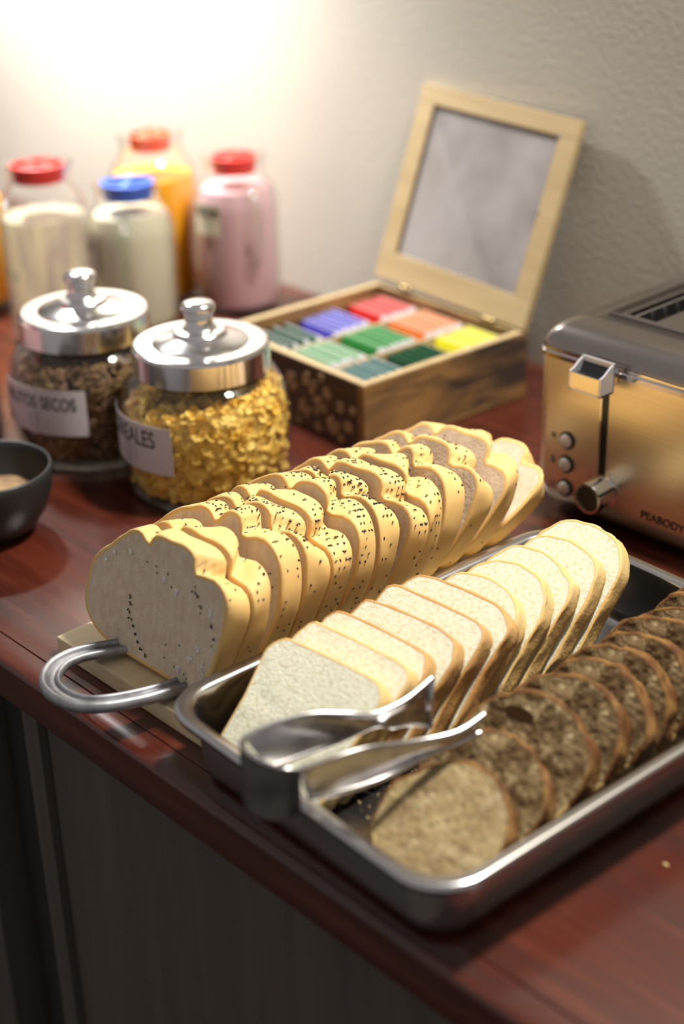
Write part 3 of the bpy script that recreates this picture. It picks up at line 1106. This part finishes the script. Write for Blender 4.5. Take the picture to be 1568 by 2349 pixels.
def filling(name, c, m, label, n, top, maker, seed, cat):
    rnd = random.Random(seed)
    g = MB()
    prof = [(0.0001, 0.0095)] + [(jar_radius(0.0095 + k * 0.011) - 0.008, 0.0095 + k * 0.011) for k in range(6)]
    zt = prof[-1][1]
    prof += [(0.045, zt + 0.004), (0.02, zt + 0.010), (0.0001, zt + 0.012)]
    g.lathe(prof, 24)
    for k in range(n):
        a = rnd.uniform(0, 2 * pi)
        if rnd.random() < 0.78:
            z = rnd.uniform(0.011, top(a, 0.062) - 0.002)
            r = jar_radius(z) - rnd.uniform(0.0030, 0.009)
            nr = Vector((cos(a), sin(a), rnd.gauss(0, 0.35)))
        else:
            r = 0.060 * sqrt(rnd.random())
            z = top(a, r) - rnd.uniform(0, 0.006)
            r = min(r, jar_radius(min(z + 0.004, 0.1)) - 0.006)
            nr = Vector((rnd.gauss(0, 0.5), rnd.gauss(0, 0.5), 1))
        nr += Vector((rnd.gauss(0, 0.45), rnd.gauss(0, 0.45), rnd.gauss(0, 0.45)))
        maker(g, Vector((r * cos(a), r * sin(a), z)), nr.normalized(), rnd)
    o = new_mesh(name, g.v, g.f, m, g.mi, False, None, (c[0], c[1], ZT))
    return tag(o, label, cat, kind='stuff')


def flake(g, p, nr, rnd):
    t = nr.orthogonal().normalized()
    t.rotate(Matrix.Rotation(rnd.uniform(0, 6), 3, nr))
    u = nr.cross(t)
    s = rnd.uniform(0.0034, 0.0062)
    cup = rnd.uniform(-0.4, 0.4)
    v = [p + nr * cup * s * 0.4]
    k = 7
    for i in range(k):
        a = 2 * pi * i / k
        rr = s * rnd.uniform(0.75, 1.1)
        v.append(p + t * rr * cos(a) + u * rr * 0.8 * sin(a) - nr * cup * s * 0.5 * (1 + 0.6 * cos(2 * a)))
    g.add(v, [(0, 1 + i, 1 + (i + 1) % k) for i in range(k)])


def stick(g, p, nr, rnd):
    if rnd.random() < 0.3:
        flake(g, p, nr, rnd)
        return
    t = nr.orthogonal().normalized()
    t.rotate(Matrix.Rotation(rnd.uniform(0, 6), 3, nr))
    u = nr.cross(t)
    L, W = rnd.uniform(0.0035, 0.0075), rnd.uniform(0.0012, 0.0026)
    rg = []
    for f, wd in ((-1, 0.5), (-0.4, 1), (0.4, 1), (1, 0.5)):
        c = p + t * L * f - nr * (f * f) * 0.001
        rg.append([c + (u * cos(2 * pi * q / 5) + nr * 0.6 * sin(2 * pi * q / 5)) * W * wd for q in range(5)])
    g.rings(rg, True, True, True)


camdir_r = Vector((0.68, 0.73, 0))
filling('corn_flakes', jc, M['flake'], 'heap of yellow corn flakes filling the CEREALES jar', 4200,
        lambda a, r: 0.082 + 0.13 * r * cos(a - radians(47)) + 0.006 * (1 - r / 0.06), flake, 3, 'cereal')
filling('dried_fruit_mix', jf, M['granola'], 'brown dried fruit and seed mix filling the FRUTOS SECOS jar', 2600,
        lambda a, r: 0.088 + 0.04 * r * cos(a - radians(47)) + 0.004 * (1 - r / 0.06), stick, 4, 'dried fruit')

# ------------------------------------------------------------------ bowl
bc = (-0.3905, -0.5490)
b = MB()
b.lathe([(0.0001, 0.0035), (0.020, 0.0030), (0.0225, 0.0003), (0.0245, 0.0006), (0.0335, 0.0080), (0.0420, 0.0200), (0.0470, 0.0340),
         (0.0488, 0.0480), (0.0488, 0.0535), (0.0478, 0.0548), (0.0464, 0.0538), (0.0462, 0.0480), (0.0440, 0.0330), (0.0380, 0.0200),
         (0.0300, 0.0110), (0.0001, 0.0070)], 64)
o = b.build('stoneware_bowl', M['bowl'], None, smooth=True, loc=(bc[0], bc[1], ZT))
tag(o, 'small matt charcoal bowl of brown powder at the left edge', 'bowl')
b = MB()
n = 40
rg = []
for k in range(9):
    r = 0.0415 * k / 8 + 0.0001
    ring = []
    for q in range(n):
        a = 2 * pi * q / n
        x, y = r * cos(a), r * sin(a)
        hh = 0.027 + 0.013 * exp(-((x + 0.012) ** 2 + (y + 0.004) ** 2) / 0.0005) + 0.0035 * noise.noise((x * 70, y * 70, 0))
        ring.append((x, y, hh))
    rg.append(ring)
b.rings(rg, True, True, False)
tag(b.build('cocoa_powder', M['powder'], None, smooth=True, loc=(bc[0], bc[1], ZT)),
    'coarse brown powder heaped in the charcoal bowl', 'powder', kind='stuff')


# ------------------------------------------------------------------ pitchers
def pitcher(c, r, h, lidm, fill_m, fill_h, label, lid_rot=0.0, handle_az=None, ribs=0, lab=None, square=0.0, lidr=0.0235):
    """h = height of the mouth rim"""
    j = empty('glass_pitcher', (c[0], c[1], ZT), 0, label, 'pitcher', 'glass pitchers by the wall')
    prof = [(0.001, 0.003), (r * 0.80, 0.0025), (r * 0.93, 0.0005), (r * 0.985, 0.005), (r, 0.014), (r, h - 0.052), (r * 0.985, h - 0.044),
            (r * 0.90, h - 0.033), (r * 0.77, h - 0.025), (r * 0.70, h - 0.020), (r * 0.70, h - 0.012), (r * 0.76, h - 0.003), (r * 0.79, h)]
    n = 96 if ribs else 56

    def shape(prof, inner=0.0):
        rg = []
        for rr, z in prof:
            ring = []
            for q in range(n):
                a = 2 * pi * q / n
                k = 1.0
                if ribs and 0.012 < z < h - 0.045:
                    k += 0.018 * cos(ribs * a)
                if square:
                    k *= 1 + square * (abs(cos(2 * a)) ** 2 - 0.5) * -1
                R = max(rr * k - inner, 0.0005)
                ring.append((R * cos(a), R * sin(a), z))
            rg.append(ring)
        return rg

    g = MB()
    g.rings(shape(prof))
    g.rings(shape([(0.001, 0.006)] + [(a, max(z, 0.007)) for a, z in prof[1:]], 0.0022))
    g.build('glass_body', M['glass'], j, smooth=True)
    if fill_m:
        g = MB()
        fp = [(0.001, 0.0075), (r * 0.90, 0.0075), (r - 0.0030, 0.014)]
        zz = min(fill_h, h - 0.052)
        fp += [(r - 0.0030, zz)]
        if fill_h > h - 0.046:
            fp += [(r * 0.975 - 0.003, h - 0.044)]
        if fill_h > h - 0.034:
            fp += [(r * 0.90 - 0.003, h - 0.033)]
        if fill_h > h - 0.026:
            fp += [(r * 0.77 - 0.003, h - 0.025)]
        fp += [(0.001, fp[-1][1] + 0.0004)]
        g.rings(shape(fp))
        g.build('drink', fill_m, j, smooth=True, sharp=40)
    # lid with the two pouring hollows and a cross bar
    R = lidr
    g = MB()
    z1 = h - 0.002
    g.lathe([(0.0001, z1 - 0.016), (R * 0.94, z1 - 0.016), (R * 0.96, z1 - 0.006), (R * 1.0, z1 - 0.004), (R * 1.0, z1), (R * 0.90, z1 + 0.0008),
             (R * 0.86, z1 - 0.001), (R * 0.84, z1 - 0.009), (0.0001, z1 - 0.009)], 40)
    lid = g.build('lid', lidm, j, smooth=True, sharp=40, rot=(0, 0, lid_rot))
    for aa in (0.0, pi / 2):
        g = MB()
        x = R * 0.86
        g.box(-x, x, -0.0032, 0.0032, z1 - 0.0088, z1 + 0.0008, bev=0.001)
        if aa:
            g.v = [(-yy, xx, z) for xx, yy, z in g.v]
        g.build('cross_bar', lidm, lid)
    if handle_az is not None:
        d = Vector((cos(handle_az), sin(handle_az), 0))
        P = [d * (r * 0.86) + Vector((0, 0, h - 0.033)), d * (r * 1.10) + Vector((0, 0, h - 0.034)), d * (r * 1.30) + Vector((0, 0, h - 0.044)),
             d * (r * 1.33) + Vector((0, 0, h - 0.075)), d * (r * 1.22) + Vector((0, 0, h - 0.098)), d * (r * 1.0) + Vector((0, 0, h - 0.104))]
        g = MB()
        g.tube(smooth_path(P, 5), [0.0048] * 26, 10)
        g.build('handle', M['glass_green'], j, smooth=True)
    if lab:
        txt, a0, a1, z0, z1_, pm = lab
        lb = curved_patch(r + 0.0004, a0, a1, z0, z1_, 'paper_label', M[pm], j, 16)
        text_mesh(txt, 0.013, 'lettering', M['ink'], sx=0.8, bend=bend_at(r + 0.0012, (a0 + a1) / 2, z1_ - 0.009), parent=lb,
                  bold=0.0003)
    return j


pitcher((-0.6655, -0.0780), 0.0435, 0.160, M['red_plastic'], M['pink_yogurt'], 0.130,
        'pitcher of pink drink with red lid standing nearest the tea box', 0.5, radians(-16),
        lab=('YOGUR', radians(-108), radians(-62), 0.085, 0.118, 'cream_paper'))
pitcher((-0.6960, -0.1900), 0.0440, 0.150, M['blue_plastic'], M['milk'], 0.120,
        'pitcher of pale milk with a blue lid standing behind the metal-lidded jars', 0.8, radians(-42),
        lab=('MENU', radians(-140), radians(-88), 0.060, 0.098, 'paper'), lidr=0.0265)
pitcher((-0.7560, -0.1150), 0.0460, 0.176, M['orange_plastic'], M['orange_juice'], 0.142,
        'pitcher of orange juice with orange-red lid behind the blue-lidded one', 0.3, None, lidr=0.0225)
pitcher((-0.7310, -0.2680), 0.0430, 0.176, M['red_plastic'], M['glimmering'], 0.128,  # pale filling added to carry the painted glimmer
        'clear ribbed glass pitcher with cloudy filling of painted pale light and red lid', 0.1, radians(-80), ribs=24, lidr=0.026)
pitcher((-0.8800, -0.2700), 0.0440, 0.150, M['orange_plastic'], M['orange_juice'], 0.125,
        'second orange juice pitcher cut off by the left edge', 0.1, None)
pitcher((-0.5270, -0.5020), 0.0440, 0.160, M['red_plastic'], M['pink_yogurt'], 0.128,
        'pink drink pitcher at the left edge behind the charcoal bowl', 0.1, None)

# ------------------------------------------------------------------ tea box
BX = radians(-3.2)
bw, bd, bh, wt_ = 0.199, 0.190, 0.061, 0.008
tb = empty('tea_box', (-0.2878, -0.2590, ZT), BX, 'open burnt-wood tea box with glass lid and carved flowers on its front', 'box')
# frame: x from -bw..0, y 0..bd
for (x0, x1, y0, y1, nm, mm, lb) in ((-wt_, 0, 0, bd, 'right_side', 'box_burnt', 'scorched brown side with dark burn patches'),
                                 (-bw, -bw + wt_, 0, bd, 'left_side', 'box_burnt', None),
                                 (-bw + wt_, -wt_, 0, wt_, 'front_side', 'box_dark', 'dark front, shade painted in, with pale carved flowers'),  # shade of the front face is put into its wood colour
                                 (-bw + wt_, -wt_, bd - wt_, bd, 'back_side', 'box_burnt', None)):
    g = MB()
    g.box(x0, x1, y0, y1, 0.0004, bh, bev=0.0007)
    o = g.build(nm, M[mm], tb)
    if lb:
        tag(o, lb)
    if nm == 'front_side':
        front = o
# pale bare top edges
for (x0, x1, y0, y1) in ((-wt_, 0, 0, bd), (-bw, -bw + wt_, 0, bd), (-bw + wt_, -wt_, 0, wt_), (-bw + wt_, -wt_, bd - wt_, bd)):
    g = MB()
    g.box(x0 + 0.0003, x1 - 0.0003, y0 + 0.0003, y1 - 0.0003, bh, bh + 0.0012)
    g.build('top_edge', M['box_pale'], tb)
g = MB()
g.box(-bw + wt_, -wt_, wt_, bd - wt_, 0.0006, 0.005)
g.build('base_board', M['box_dark'], tb)
iw, idp = bw - 2 * wt_, bd - 2 * wt_
for k in (1, 2):
    g = MB()
    x = -bw + wt_ + iw * k / 3
    g.box(x - 0.0012, x + 0.0012, wt_, bd - wt_, 0.005, bh - 0.010)
    g.build('divider', M['box_pale'], tb)
    g = MB()
    y = wt_ + idp * k / 3
    g.box(-bw + wt_, -wt_, y - 0.0012, y + 0.0012, 0.005, bh - 0.0105)
    g.build('divider', M['box_pale'], tb)
# carved flowers on the front
rnd = random.Random(12)
fl = [(-0.020, 0.020, 0.0050), (-0.040, 0.016, 0.0075), (-0.058, 0.027, 0.0085), (-0.078, 0.020, 0.0075), (-0.070, 0.045, 0.0085),
      (-0.047, 0.042, 0.0050), (-0.030, 0.035, 0.0045), (-0.014, 0.036, 0.0035), (-0.095, 0.040, 0.0075), (-0.112, 0.022, 0.0080),
      (-0.130, 0.038, 0.0075), (-0.150, 0.022, 0.0070), (-0.168, 0.040, 0.0065), (-0.054, 0.054, 0.0035), (-0.088, 0.006, 0.0035),
      (-0.030, 0.007, 0.0035), (-0.060, 0.008, 0.0040)]
for x, z, s in fl:
    g = MB()
    np_ = 6
    for k in range(np_):
        a = 2 * pi * k / np_ + rnd.random()
        cx, cz, rr = x + s * 0.78 * cos(a), z + s * 0.78 * sin(a), s * 0.38
        ring = [(cx + rr * cos(2 * pi * q / 12), 0, cz + rr * sin(2 * pi * q / 12)) for q in range(12)]
        if min(p[2] for p in ring) < 0.0012 or max(p[2] for p in ring) > bh - 0.001:
            continue
        g.rings([[(p[0], 0.0, p[2]) for p in ring], [(p[0], -0.0009, p[2]) for p in ring]], True, False, True)
    ring = [(x + s * 0.3 * cos(2 * pi * q / 10), 0, z + s * 0.3 * sin(2 * pi * q / 10)) for q in range(10)]
    g.rings([[(p[0], 0.0, p[2]) for p in ring], [(p[0], -0.0012, p[2]) for p in ring]], True, False, True)
    g.build('carved_flower', M['carving'], front)
# lid, hinged at the back and leaning on the wall
lt = 0.0065
lean = atan2(0.062, 0.181)
lid = bpy.data.objects.new('lid', None)
COL.objects.link(lid)
lid.parent = tb
lid.location = (0.0, bd - 0.003, bh + 0.0018)
lid.rotation_euler = (-lean, radians(1.8), 0)
lh = 0.184
fw = 0.021
g = MB()
for x0, x1, z0, z1 in ((-bw, 0, 0, fw * 1.25), (-bw, 0, lh - fw * 0.8, lh), (-bw, -bw + fw, fw * 1.25, lh - fw * 0.8), (-fw, 0, fw * 1.25, lh - fw * 0.8)):
    g.box(x0, x1, -lt / 2, lt / 2, z0, z1, bev=0.0006)
g.build('lid_frame', M['box_pale'], lid)
g = MB()
g.box(-bw + fw, -fw, -0.0012, 0.0012, fw * 1.25, lh - fw * 0.8)
tag(g.build('glass_pane', M['lid_glass'], lid), 'clear glass pane with painted grey sheen')
g = MB()
for x0, x1, z0, z1 in ((-bw + fw, -bw + fw + 0.002, fw * 1.25, lh - fw * 0.8), (-bw + fw, -fw, lh - fw * 0.8 - 0.002, lh - fw * 0.8)):
    g.box(x0, x1, -lt / 2 + 0.0004, -0.0012, z0, z1)
g.build('pane_gasket', M['box_dark'], lid)
for x in (-bw * 0.78, -bw * 0.22):
    g = MB()
    g.tube([(x - 0.008, -0.004, -0.0012), (x + 0.008, -0.004, -0.0012)], 0.0016, 8)
    g.build('hinge', M['brass'], lid, smooth=True)
for x, z in ((-fw * 0.95, lh - fw * 0.8), (-fw * 0.95, lh * 0.55)):
    g = MB()
    g.lathe([(0.0001, 0.0012), (0.0014, 0.001), (0.002, 0)], 10)
    g.v = [(x + a, -lt / 2 - c_, z + b_) for a, b_, c_ in g.v]
    g.build('glass_clip', M['chrome'], lid)

# tea sachets
TEA = [  # column (0 left), row (0 front), body colour, bright crimp colour, count, words
    (0, 2, (0.50, 0.010, 0.008), (0.90, 0.36, 0.33), 7, 'red tea sachet in the back left compartment of the tea box'),
    (1, 2, (0.66, 0.16, 0.03), (0.92, 0.62, 0.44), 7, 'orange tea sachet in the back middle compartment of the tea box'),
    (2, 2, (0.72, 0.66, 0.01), (0.92, 0.92, 0.40), 6, 'yellow tea sachet in the back right compartment of the tea box'),
    (0, 1, (0.06, 0.05, 0.40), (0.52, 0.52, 0.88), 7, 'violet-blue tea sachet in the middle left compartment of the tea box'),
    (1, 1, (0.015, 0.18, 0.03), (0.30, 0.62, 0.32), 7, 'green tea sachet in the centre compartment of the tea box'),
    (2, 1, (0.008, 0.050, 0.022), (0.03, 0.14, 0.06), 6, 'dark green tea sachet in the middle right compartment of the tea box'),
    (0, 0, (0.02, 0.09, 0.05), (0.74, 0.76, 0.74), 4, 'white and dark green tea sachet in the front left compartment'),
    (1, 0, (0.03, 0.28, 0.05), (0.78, 0.90, 0.76), 8, 'pale green striped tea sachet in the front middle compartment'),
    (2, 0, (0.04, 0.16, 0.15), (0.62, 0.76, 0.76), 5, 'teal and silver tea sachet in the front right compartment')]
cw, cd = iw / 3, idp / 3
mw_box = Matrix.Translation((-0.2878, -0.2590, ZT)) @ Matrix.Rotation(BX, 4, 'Z')
for (ci, ri, c1, c2, cnt, lab) in TEA:
    ma = plain('sachet_%d%d' % (ci, ri), c1, 0.4)
    mb = plain('sachet_top_%d%d' % (ci, ri), c2, 0.4)
    g = MB()
    sw, sh, st = cw - 0.008, 0.048, 0.0026
    low = 0.0 if (ci, ri) != (2, 1) else -0.0
    # pillow-shaped envelope: wide body with a flat crimped top, white side edge
    rg = []
    for z, t in ((0.0, 0.3), (0.002, 0.9), (sh * 0.5, 1.0), (sh - 0.006, 0.8), (sh - 0.0010, 0.34), (sh, 0.30)):
        rg.append([(-sw / 2, -st / 2 * t, z), (sw / 2, -st / 2 * t, z), (sw / 2, st / 2 * t, z), (-sw / 2, st / 2 * t, z)])
    g.rings(rg, True, True, True)
    for k in range(len(g.f)):
        f = g.f[k]
        zs = [g.v[q][2] for q in f]
        xs = [g.v[q][0] for q in f]
        if min(zs) > sh - 0.0012:
            g.mi[k] = 1
        if min(xs) > sw / 2 - 0.0001:
            g.mi[k] = 2
    g.box(sw / 2 - 0.0045, sw / 2 + 0.0004, -st * 0.42, st * 0.42, 0.003, sh - 0.0005, 2)
    x = -bw + wt_ + cw * (ci + 0.5)
    ys, ye = wt_ + cd * ri + 0.004, wt_ + cd * (ri + 1) - 0.016
    first = None
    rnd = random.Random(ci * 5 + ri)
    for k in range(cnt):
        if first is None:
            o = g.build('tea_sachet', [ma, mb, M['white_edge']])
            first = o
        else:
            o = first.copy()
            COL.objects.link(o)
        y = ys + (ye - ys) * (k / max(cnt - 1, 1))
        zz = 0.0062 + rnd.uniform(0, 0.0015)
        if (ci, ri) == (2, 1):
            zz = 0.0055
        lean_s = radians(-rnd.uniform(15, 18))
        o.matrix_world = mw_box @ Matrix.Translation((x + rnd.uniform(-0.0008, 0.0008), y, zz)) @ Matrix.Rotation(lean_s, 4, 'X')
        word = 'frontmost' if k == 0 else ('rearmost' if k == cnt - 1 else ORD[k])
        tag(o, '%s %s' % (word, lab.replace('sachet in', 'sachet from front in').replace('white and dark green', 'white-green') if 0 < k < cnt - 1 else lab), 'tea sachet',
            lab.split(' tea')[0] + ' sachets')

# ------------------------------------------------------------------ toaster
to = empty('toaster', (-0.130, -0.2312, ZT), 0, 'brushed steel four-slice toaster with dark top, lever and round knob', 'toaster')
TW, TD, TH = 0.30, 0.188, 0.152


def body_section(z, ins, r=0.016, k=6):
    out = []
    hx, hy = TW / 2 - ins, TD / 2 - ins
    for cx, cy, a0 in ((hx - r, hy - r, 0), (-hx + r, hy - r, 90), (-hx + r, -hy + r, 180), (hx - r, -hy + r, 270)):
        for i in range(k + 1):
            a = radians(a0 + 90 * i / k)
            out.append((TW / 2 + cx + r * cos(a), TD / 2 + cy + r * sin(a), z))
    return out


g = MB()
g.rings([body_section(0.0045, 0.012, 0.010), body_section(0.0055, 0.009, 0.010), body_section(0.010, 0.0045, 0.011),
         body_section(0.016, 0.0015, 0.011), body_section(0.024, 0.0, 0.011), body_section(0.1235, 0.0, 0.011)], True, True, False)
g.build('front_shell', M['brushed'], to, smooth=True, sharp=45)
g = MB()
g.rings([body_section(0.1235, 0.0, 0.011), body_section(0.1240, -0.0008, 0.011), body_section(0.1275, -0.0010, 0.011),
         body_section(0.1282, 0.0, 0.011), body_section(0.1292, -0.0006, 0.011), body_section(0.1310, -0.0004, 0.011)], True)
tag(g.build('trim_band', M['chrome'], to, smooth=True, sharp=45), 'shiny chrome band')
g = MB()
rr = [(0.1310, 0.0004), (0.1350, 0.0010), (0.1400, 0.0030), (0.1440, 0.0062), (0.1470, 0.0100), (0.1490, 0.0148), (0.1500, 0.0195),
      (0.1505, 0.0240)]
rings_ = [body_section(z, i_, max(0.011 - i_ * 0.2, 0.004)) for z, i_ in rr]
# top surface with a sunk slot frame: x from 0.030, y 0.040..0.160
FR = (0.029, TW - 0.02, 0.040, TD - 0.026)
g.rings(rings_, True)
last = rings_[-1]
nn = len(last)


def rr2(x0, x1, y0, y1, r, z, k=6):
    out = []
    for cx, cy, a0 in ((x1 - r, y1 - r, 0), (x0 + r, y1 - r, 90), (x0 + r, y0 + r, 180), (x1 - r, y0 + r, 270)):
        for i in range(k + 1):
            a = radians(a0 + 90 * i / k)
            out.append((cx + r * cos(a), cy + r * sin(a), z))
    return out


g.rings([last, rr2(*FR, 0.006, 0.1508), rr2(FR[0] + 0.0012, FR[1] - 0.0012, FR[2] + 0.0012, FR[3] - 0.0012, 0.005, 0.1495),
         rr2(FR[0] + 0.0014, FR[1] - 0.0014, FR[2] + 0.0014, FR[3] - 0.0014, 0.005, 0.1465)], True)
tag(g.build('top_cover', M['brushed_dark'], to, smooth=True, sharp=50), 'dark brushed metal top')
# slot plate with raised rim and four slots running front to back
sx = [0.052 + k * 0.060 for k in range(4)]
px0, px1, py0, py1 = FR[0] + 0.0022, FR[1] - 0.0022, FR[2] + 0.0022, FR[3] - 0.0022
g = MB()
g.tube([(px0, py0, 0.1512), (px1, py0, 0.1512), (px1, py1, 0.1512), (px0, py1, 0.1512)], 0.0013, 8, closed=True)
sw_ = 0.026
xs = [px0]
for x in sx:
    xs += [x - sw_ / 2, x + sw_ / 2]
xs.append(px1)
for a, c in zip(xs[0::2], xs[1::2]):
    g.box(a, c, py0, py1, 0.1465, 0.1495, bev=0.0005)
for x in sx:
    g.box(x - sw_ / 2, x + sw_ / 2, py0, py0 + 0.010, 0.1465, 0.1495)
    g.box(x - sw_ / 2, x + sw_ / 2, py1 - 0.010, py1, 0.1465, 0.1495)
tag(g.build('slot_plate', M['brushed_dark'], to), 'steel plate around the bread slots')
for x in sx:
    g = MB()
    y0, y1 = py0 + 0.010, py1 - 0.010
    z0 = 0.085
    g.add([(x - sw_ / 2, y0, 0.1485), (x + sw_ / 2, y0, 0.1485), (x + sw_ / 2, y1, 0.1485), (x - sw_ / 2, y1, 0.1485),
           (x - sw_ / 2, y0, z0), (x + sw_ / 2, y0, z0), (x + sw_ / 2, y1, z0), (x - sw_ / 2, y1, z0)],
          [(0, 1, 5, 4), (1, 2, 6, 5), (2, 3, 7, 6), (3, 0, 4, 7), (4, 5, 6, 7)])
    sl = g.build('bread_slot', M['steel'], to)
    for side in (-1, 1):
        for q in range(6):
            yy = y0 + 0.010 + q * (y1 - y0 - 0.02) / 5
            h_ = MB()
            h_.tube([(x + side * 0.0095, yy, 0.1455), (x + side * 0.0070, yy, 0.135), (x + side * 0.0070, yy, 0.088)], 0.0009, 6)
            h_.build('guide_wire', M['chrome'], sl)
    h_ = MB()
    for side in (-1, 1):
        h_.tube([(x + side * 0.0098, y0 + 0.004, 0.1460), (x + side * 0.0098, y1 - 0.004, 0.1460)], 0.0012, 6)
    h_.build('slot_rail', M['chrome'], sl)
# lever slot, bezel, lever
LX = 0.0640
g = MB()
g.box(LX - 0.0024, LX + 0.0024, -0.0006, 0.003, 0.0430, 0.1180)
tag(g.build('lever_slot', M['black'], to), 'black upright lever slot')
g = MB()
g.box(LX - 0.0040, LX - 0.0024, -0.0012, 0.0012, 0.0420, 0.1180)
g.box(LX - 0.0040, LX + 0.0030, -0.0012, 0.0012, 0.0415, 0.0430)
g.build('slot_bezel', M['chrome_satin'], to)
lx0, lx1, ly0, ly1, lz0, lz1 = 0.0475, 0.0755, -0.0225, -0.0070, 0.1150, 0.1350
g = MB()
# lever: a scoop-shaped shell, high at the back, lower at the front
t_ = 0.0016


def scoop(side_x0, side_x1):
    P = [(ly0, lz0), (ly0, lz1 - 0.006), (ly0 + 0.004, lz1 - 0.005), (ly0 + 0.010, lz1 - 0.001), (ly1, lz1 + 0.0015), (ly1, lz0)]
    g.rings([[(side_x0, y, z) for y, z in P], [(side_x1, y, z) for y, z in P]], True, True, True)


scoop(lx0, lx0 + t_)
scoop(lx1 - t_, lx1)
g.box(lx0, lx1, ly0, ly1, lz0 - 0.0004, lz0 + t_, bev=0.0004)
g.box(lx0, lx1, ly1 - t_, ly1, lz0, lz1 + 0.0018, bev=0.0004)
lv = g.build('lever', M['lever_metal'], to)
g = MB()
g.box(lx0 + t_, lx1 - t_, ly0 - 0.0002, ly0 + 0.0012, lz0 + t_, lz1 - 0.0070)
tag(g.build('face_plate', M['brushed'], lv), 'gold-toned front plate')
g = MB()
P = [(ly0 + 0.0012, lz0 + t_), (ly0 + 0.0012, lz1 - 0.0072), (ly0 + 0.006, lz1 - 0.0088), (ly0 + 0.010, lz1 - 0.0088), (ly1 - t_, lz1 - 0.002),
     (ly1 - t_, lz0 + t_)]
g.rings([[(lx0 + t_, y, z) for y, z in P], [(lx1 - t_, y, z) for y, z in P]], True, True, True)
tag(g.build('finger_rest', M['black'], lv), 'black hollow finger rest')
g = MB()
g.box(LX - 0.003, LX + 0.010, ly1, -0.0004, lz0 + 0.004, lz1 - 0.004, bev=0.001)
g.build('lever_arm', M['chrome_satin'], lv)


def disc_y(g, cx, cz, prof, n=36, mi=0):
    """lathe about the y axis; prof = (radius, y)"""
    g.rings([[(cx + r * cos(2 * pi * q / n), y, cz + r * sin(2 * pi * q / n)) for q in range(n)] for r, y in prof], True, False, False, mi)


ICON = ['snow', 'pot', 'ring']
for k, z in enumerate((0.0626, 0.0434, 0.0240)):
    bx = 0.0305
    g = MB()
    disc_y(g, bx, z, [(0.0068, -0.0002), (0.0068, -0.0012), (0.0060, -0.0014), (0.0056, -0.0006), (0.0001, -0.0004)])
    ring = g.build('button', M['black'], to)
    g = MB()
    disc_y(g, bx, z, [(0.0052, -0.0006), (0.0051, -0.0026), (0.0046, -0.0032), (0.0001, -0.0034)])
    tag(g.build('button_cap', M['cap_metal'], ring, smooth=True, sharp=50), 'pale metal button cap')
    g = MB()
    ix = 0.0180
    if k == 0:
        for q in range(4):
            a = pi * q / 4
            g.tube([(ix - 0.0024 * cos(a), -0.0003, z + 0.001 - 0.0024 * sin(a)), (ix + 0.0024 * cos(a), -0.0003, z + 0.001 + 0.0024 * sin(a))],
                   0.0003, 5)
    elif k == 1:
        disc_y(g, ix, z - 0.0004, [(0.0022, -0.0002), (0.0001, -0.0003)], 12)
        g.tube([(ix, -0.0003, z), (ix - 0.0008, -0.0003, z + 0.0038)], 0.0008, 5)
    else:
        g.tube([(ix + 0.0023 * cos(2 * pi * q / 16), -0.0003, z + 0.0023 * sin(2 * pi * q / 16)) for q in range(16)], 0.0003, 5, closed=True)
    g.build('printed_symbol', M['grey_ink'], to)
KX, KZ = 0.0665, 0.0335
g = MB()
disc_y(g, KX, KZ, [(0.0125, -0.0002), (0.0125, -0.0012), (0.0112, -0.0014), (0.0118, -0.0185), (0.0115, -0.0196), (0.0098, -0.0198),
                   (0.0096, -0.0184)], 48)
kn = g.build('knob', M['chrome_satin'], to, smooth=True, sharp=40)
g = MB()
disc_y(g, KX, KZ, [(0.0096, -0.0184), (0.0001, -0.0186)], 48)
tag(g.build('knob_face', mat('dark_olive_steel', (0.10, 0.10, 0.07), 0.3, metal=0.8), kn), 'dark disc on the knob front')
g = MB()
g.box(KX + 0.0072, KX + 0.0115, -0.0196, -0.0015, KZ + 0.0050, KZ + 0.0066)
g.build('pointer', M['black'], kn)
for q in range(9):
    a = radians(150 - q * 38)
    g = MB()
    g.tube([(KX + 0.0145 * cos(a), -0.0002, KZ + 0.0145 * sin(a)), (KX + 0.0160 * cos(a), -0.0002, KZ + 0.0160 * sin(a))], 0.00025, 5)
    g.build('dial_mark', M['ink'], to)
o = text_mesh('PEABODY', 0.0085, 'lettering', M['ink'], extrude=0.0001, parent=to, bold=0.0001,
              bend=lambda co: (co.x + 0.1190, -0.0003 - co.z, co.y + 0.0262))
for x in (0.03, TW - 0.03):
    for y in (0.03, TD - 0.03):
        g = MB()
        g.lathe([(0.0001, 0.0), (0.008, 0.0), (0.009, 0.001), (0.009, 0.0055)], 16, (x, y, 0.0002))
        g.build('foot', M['black'], to)
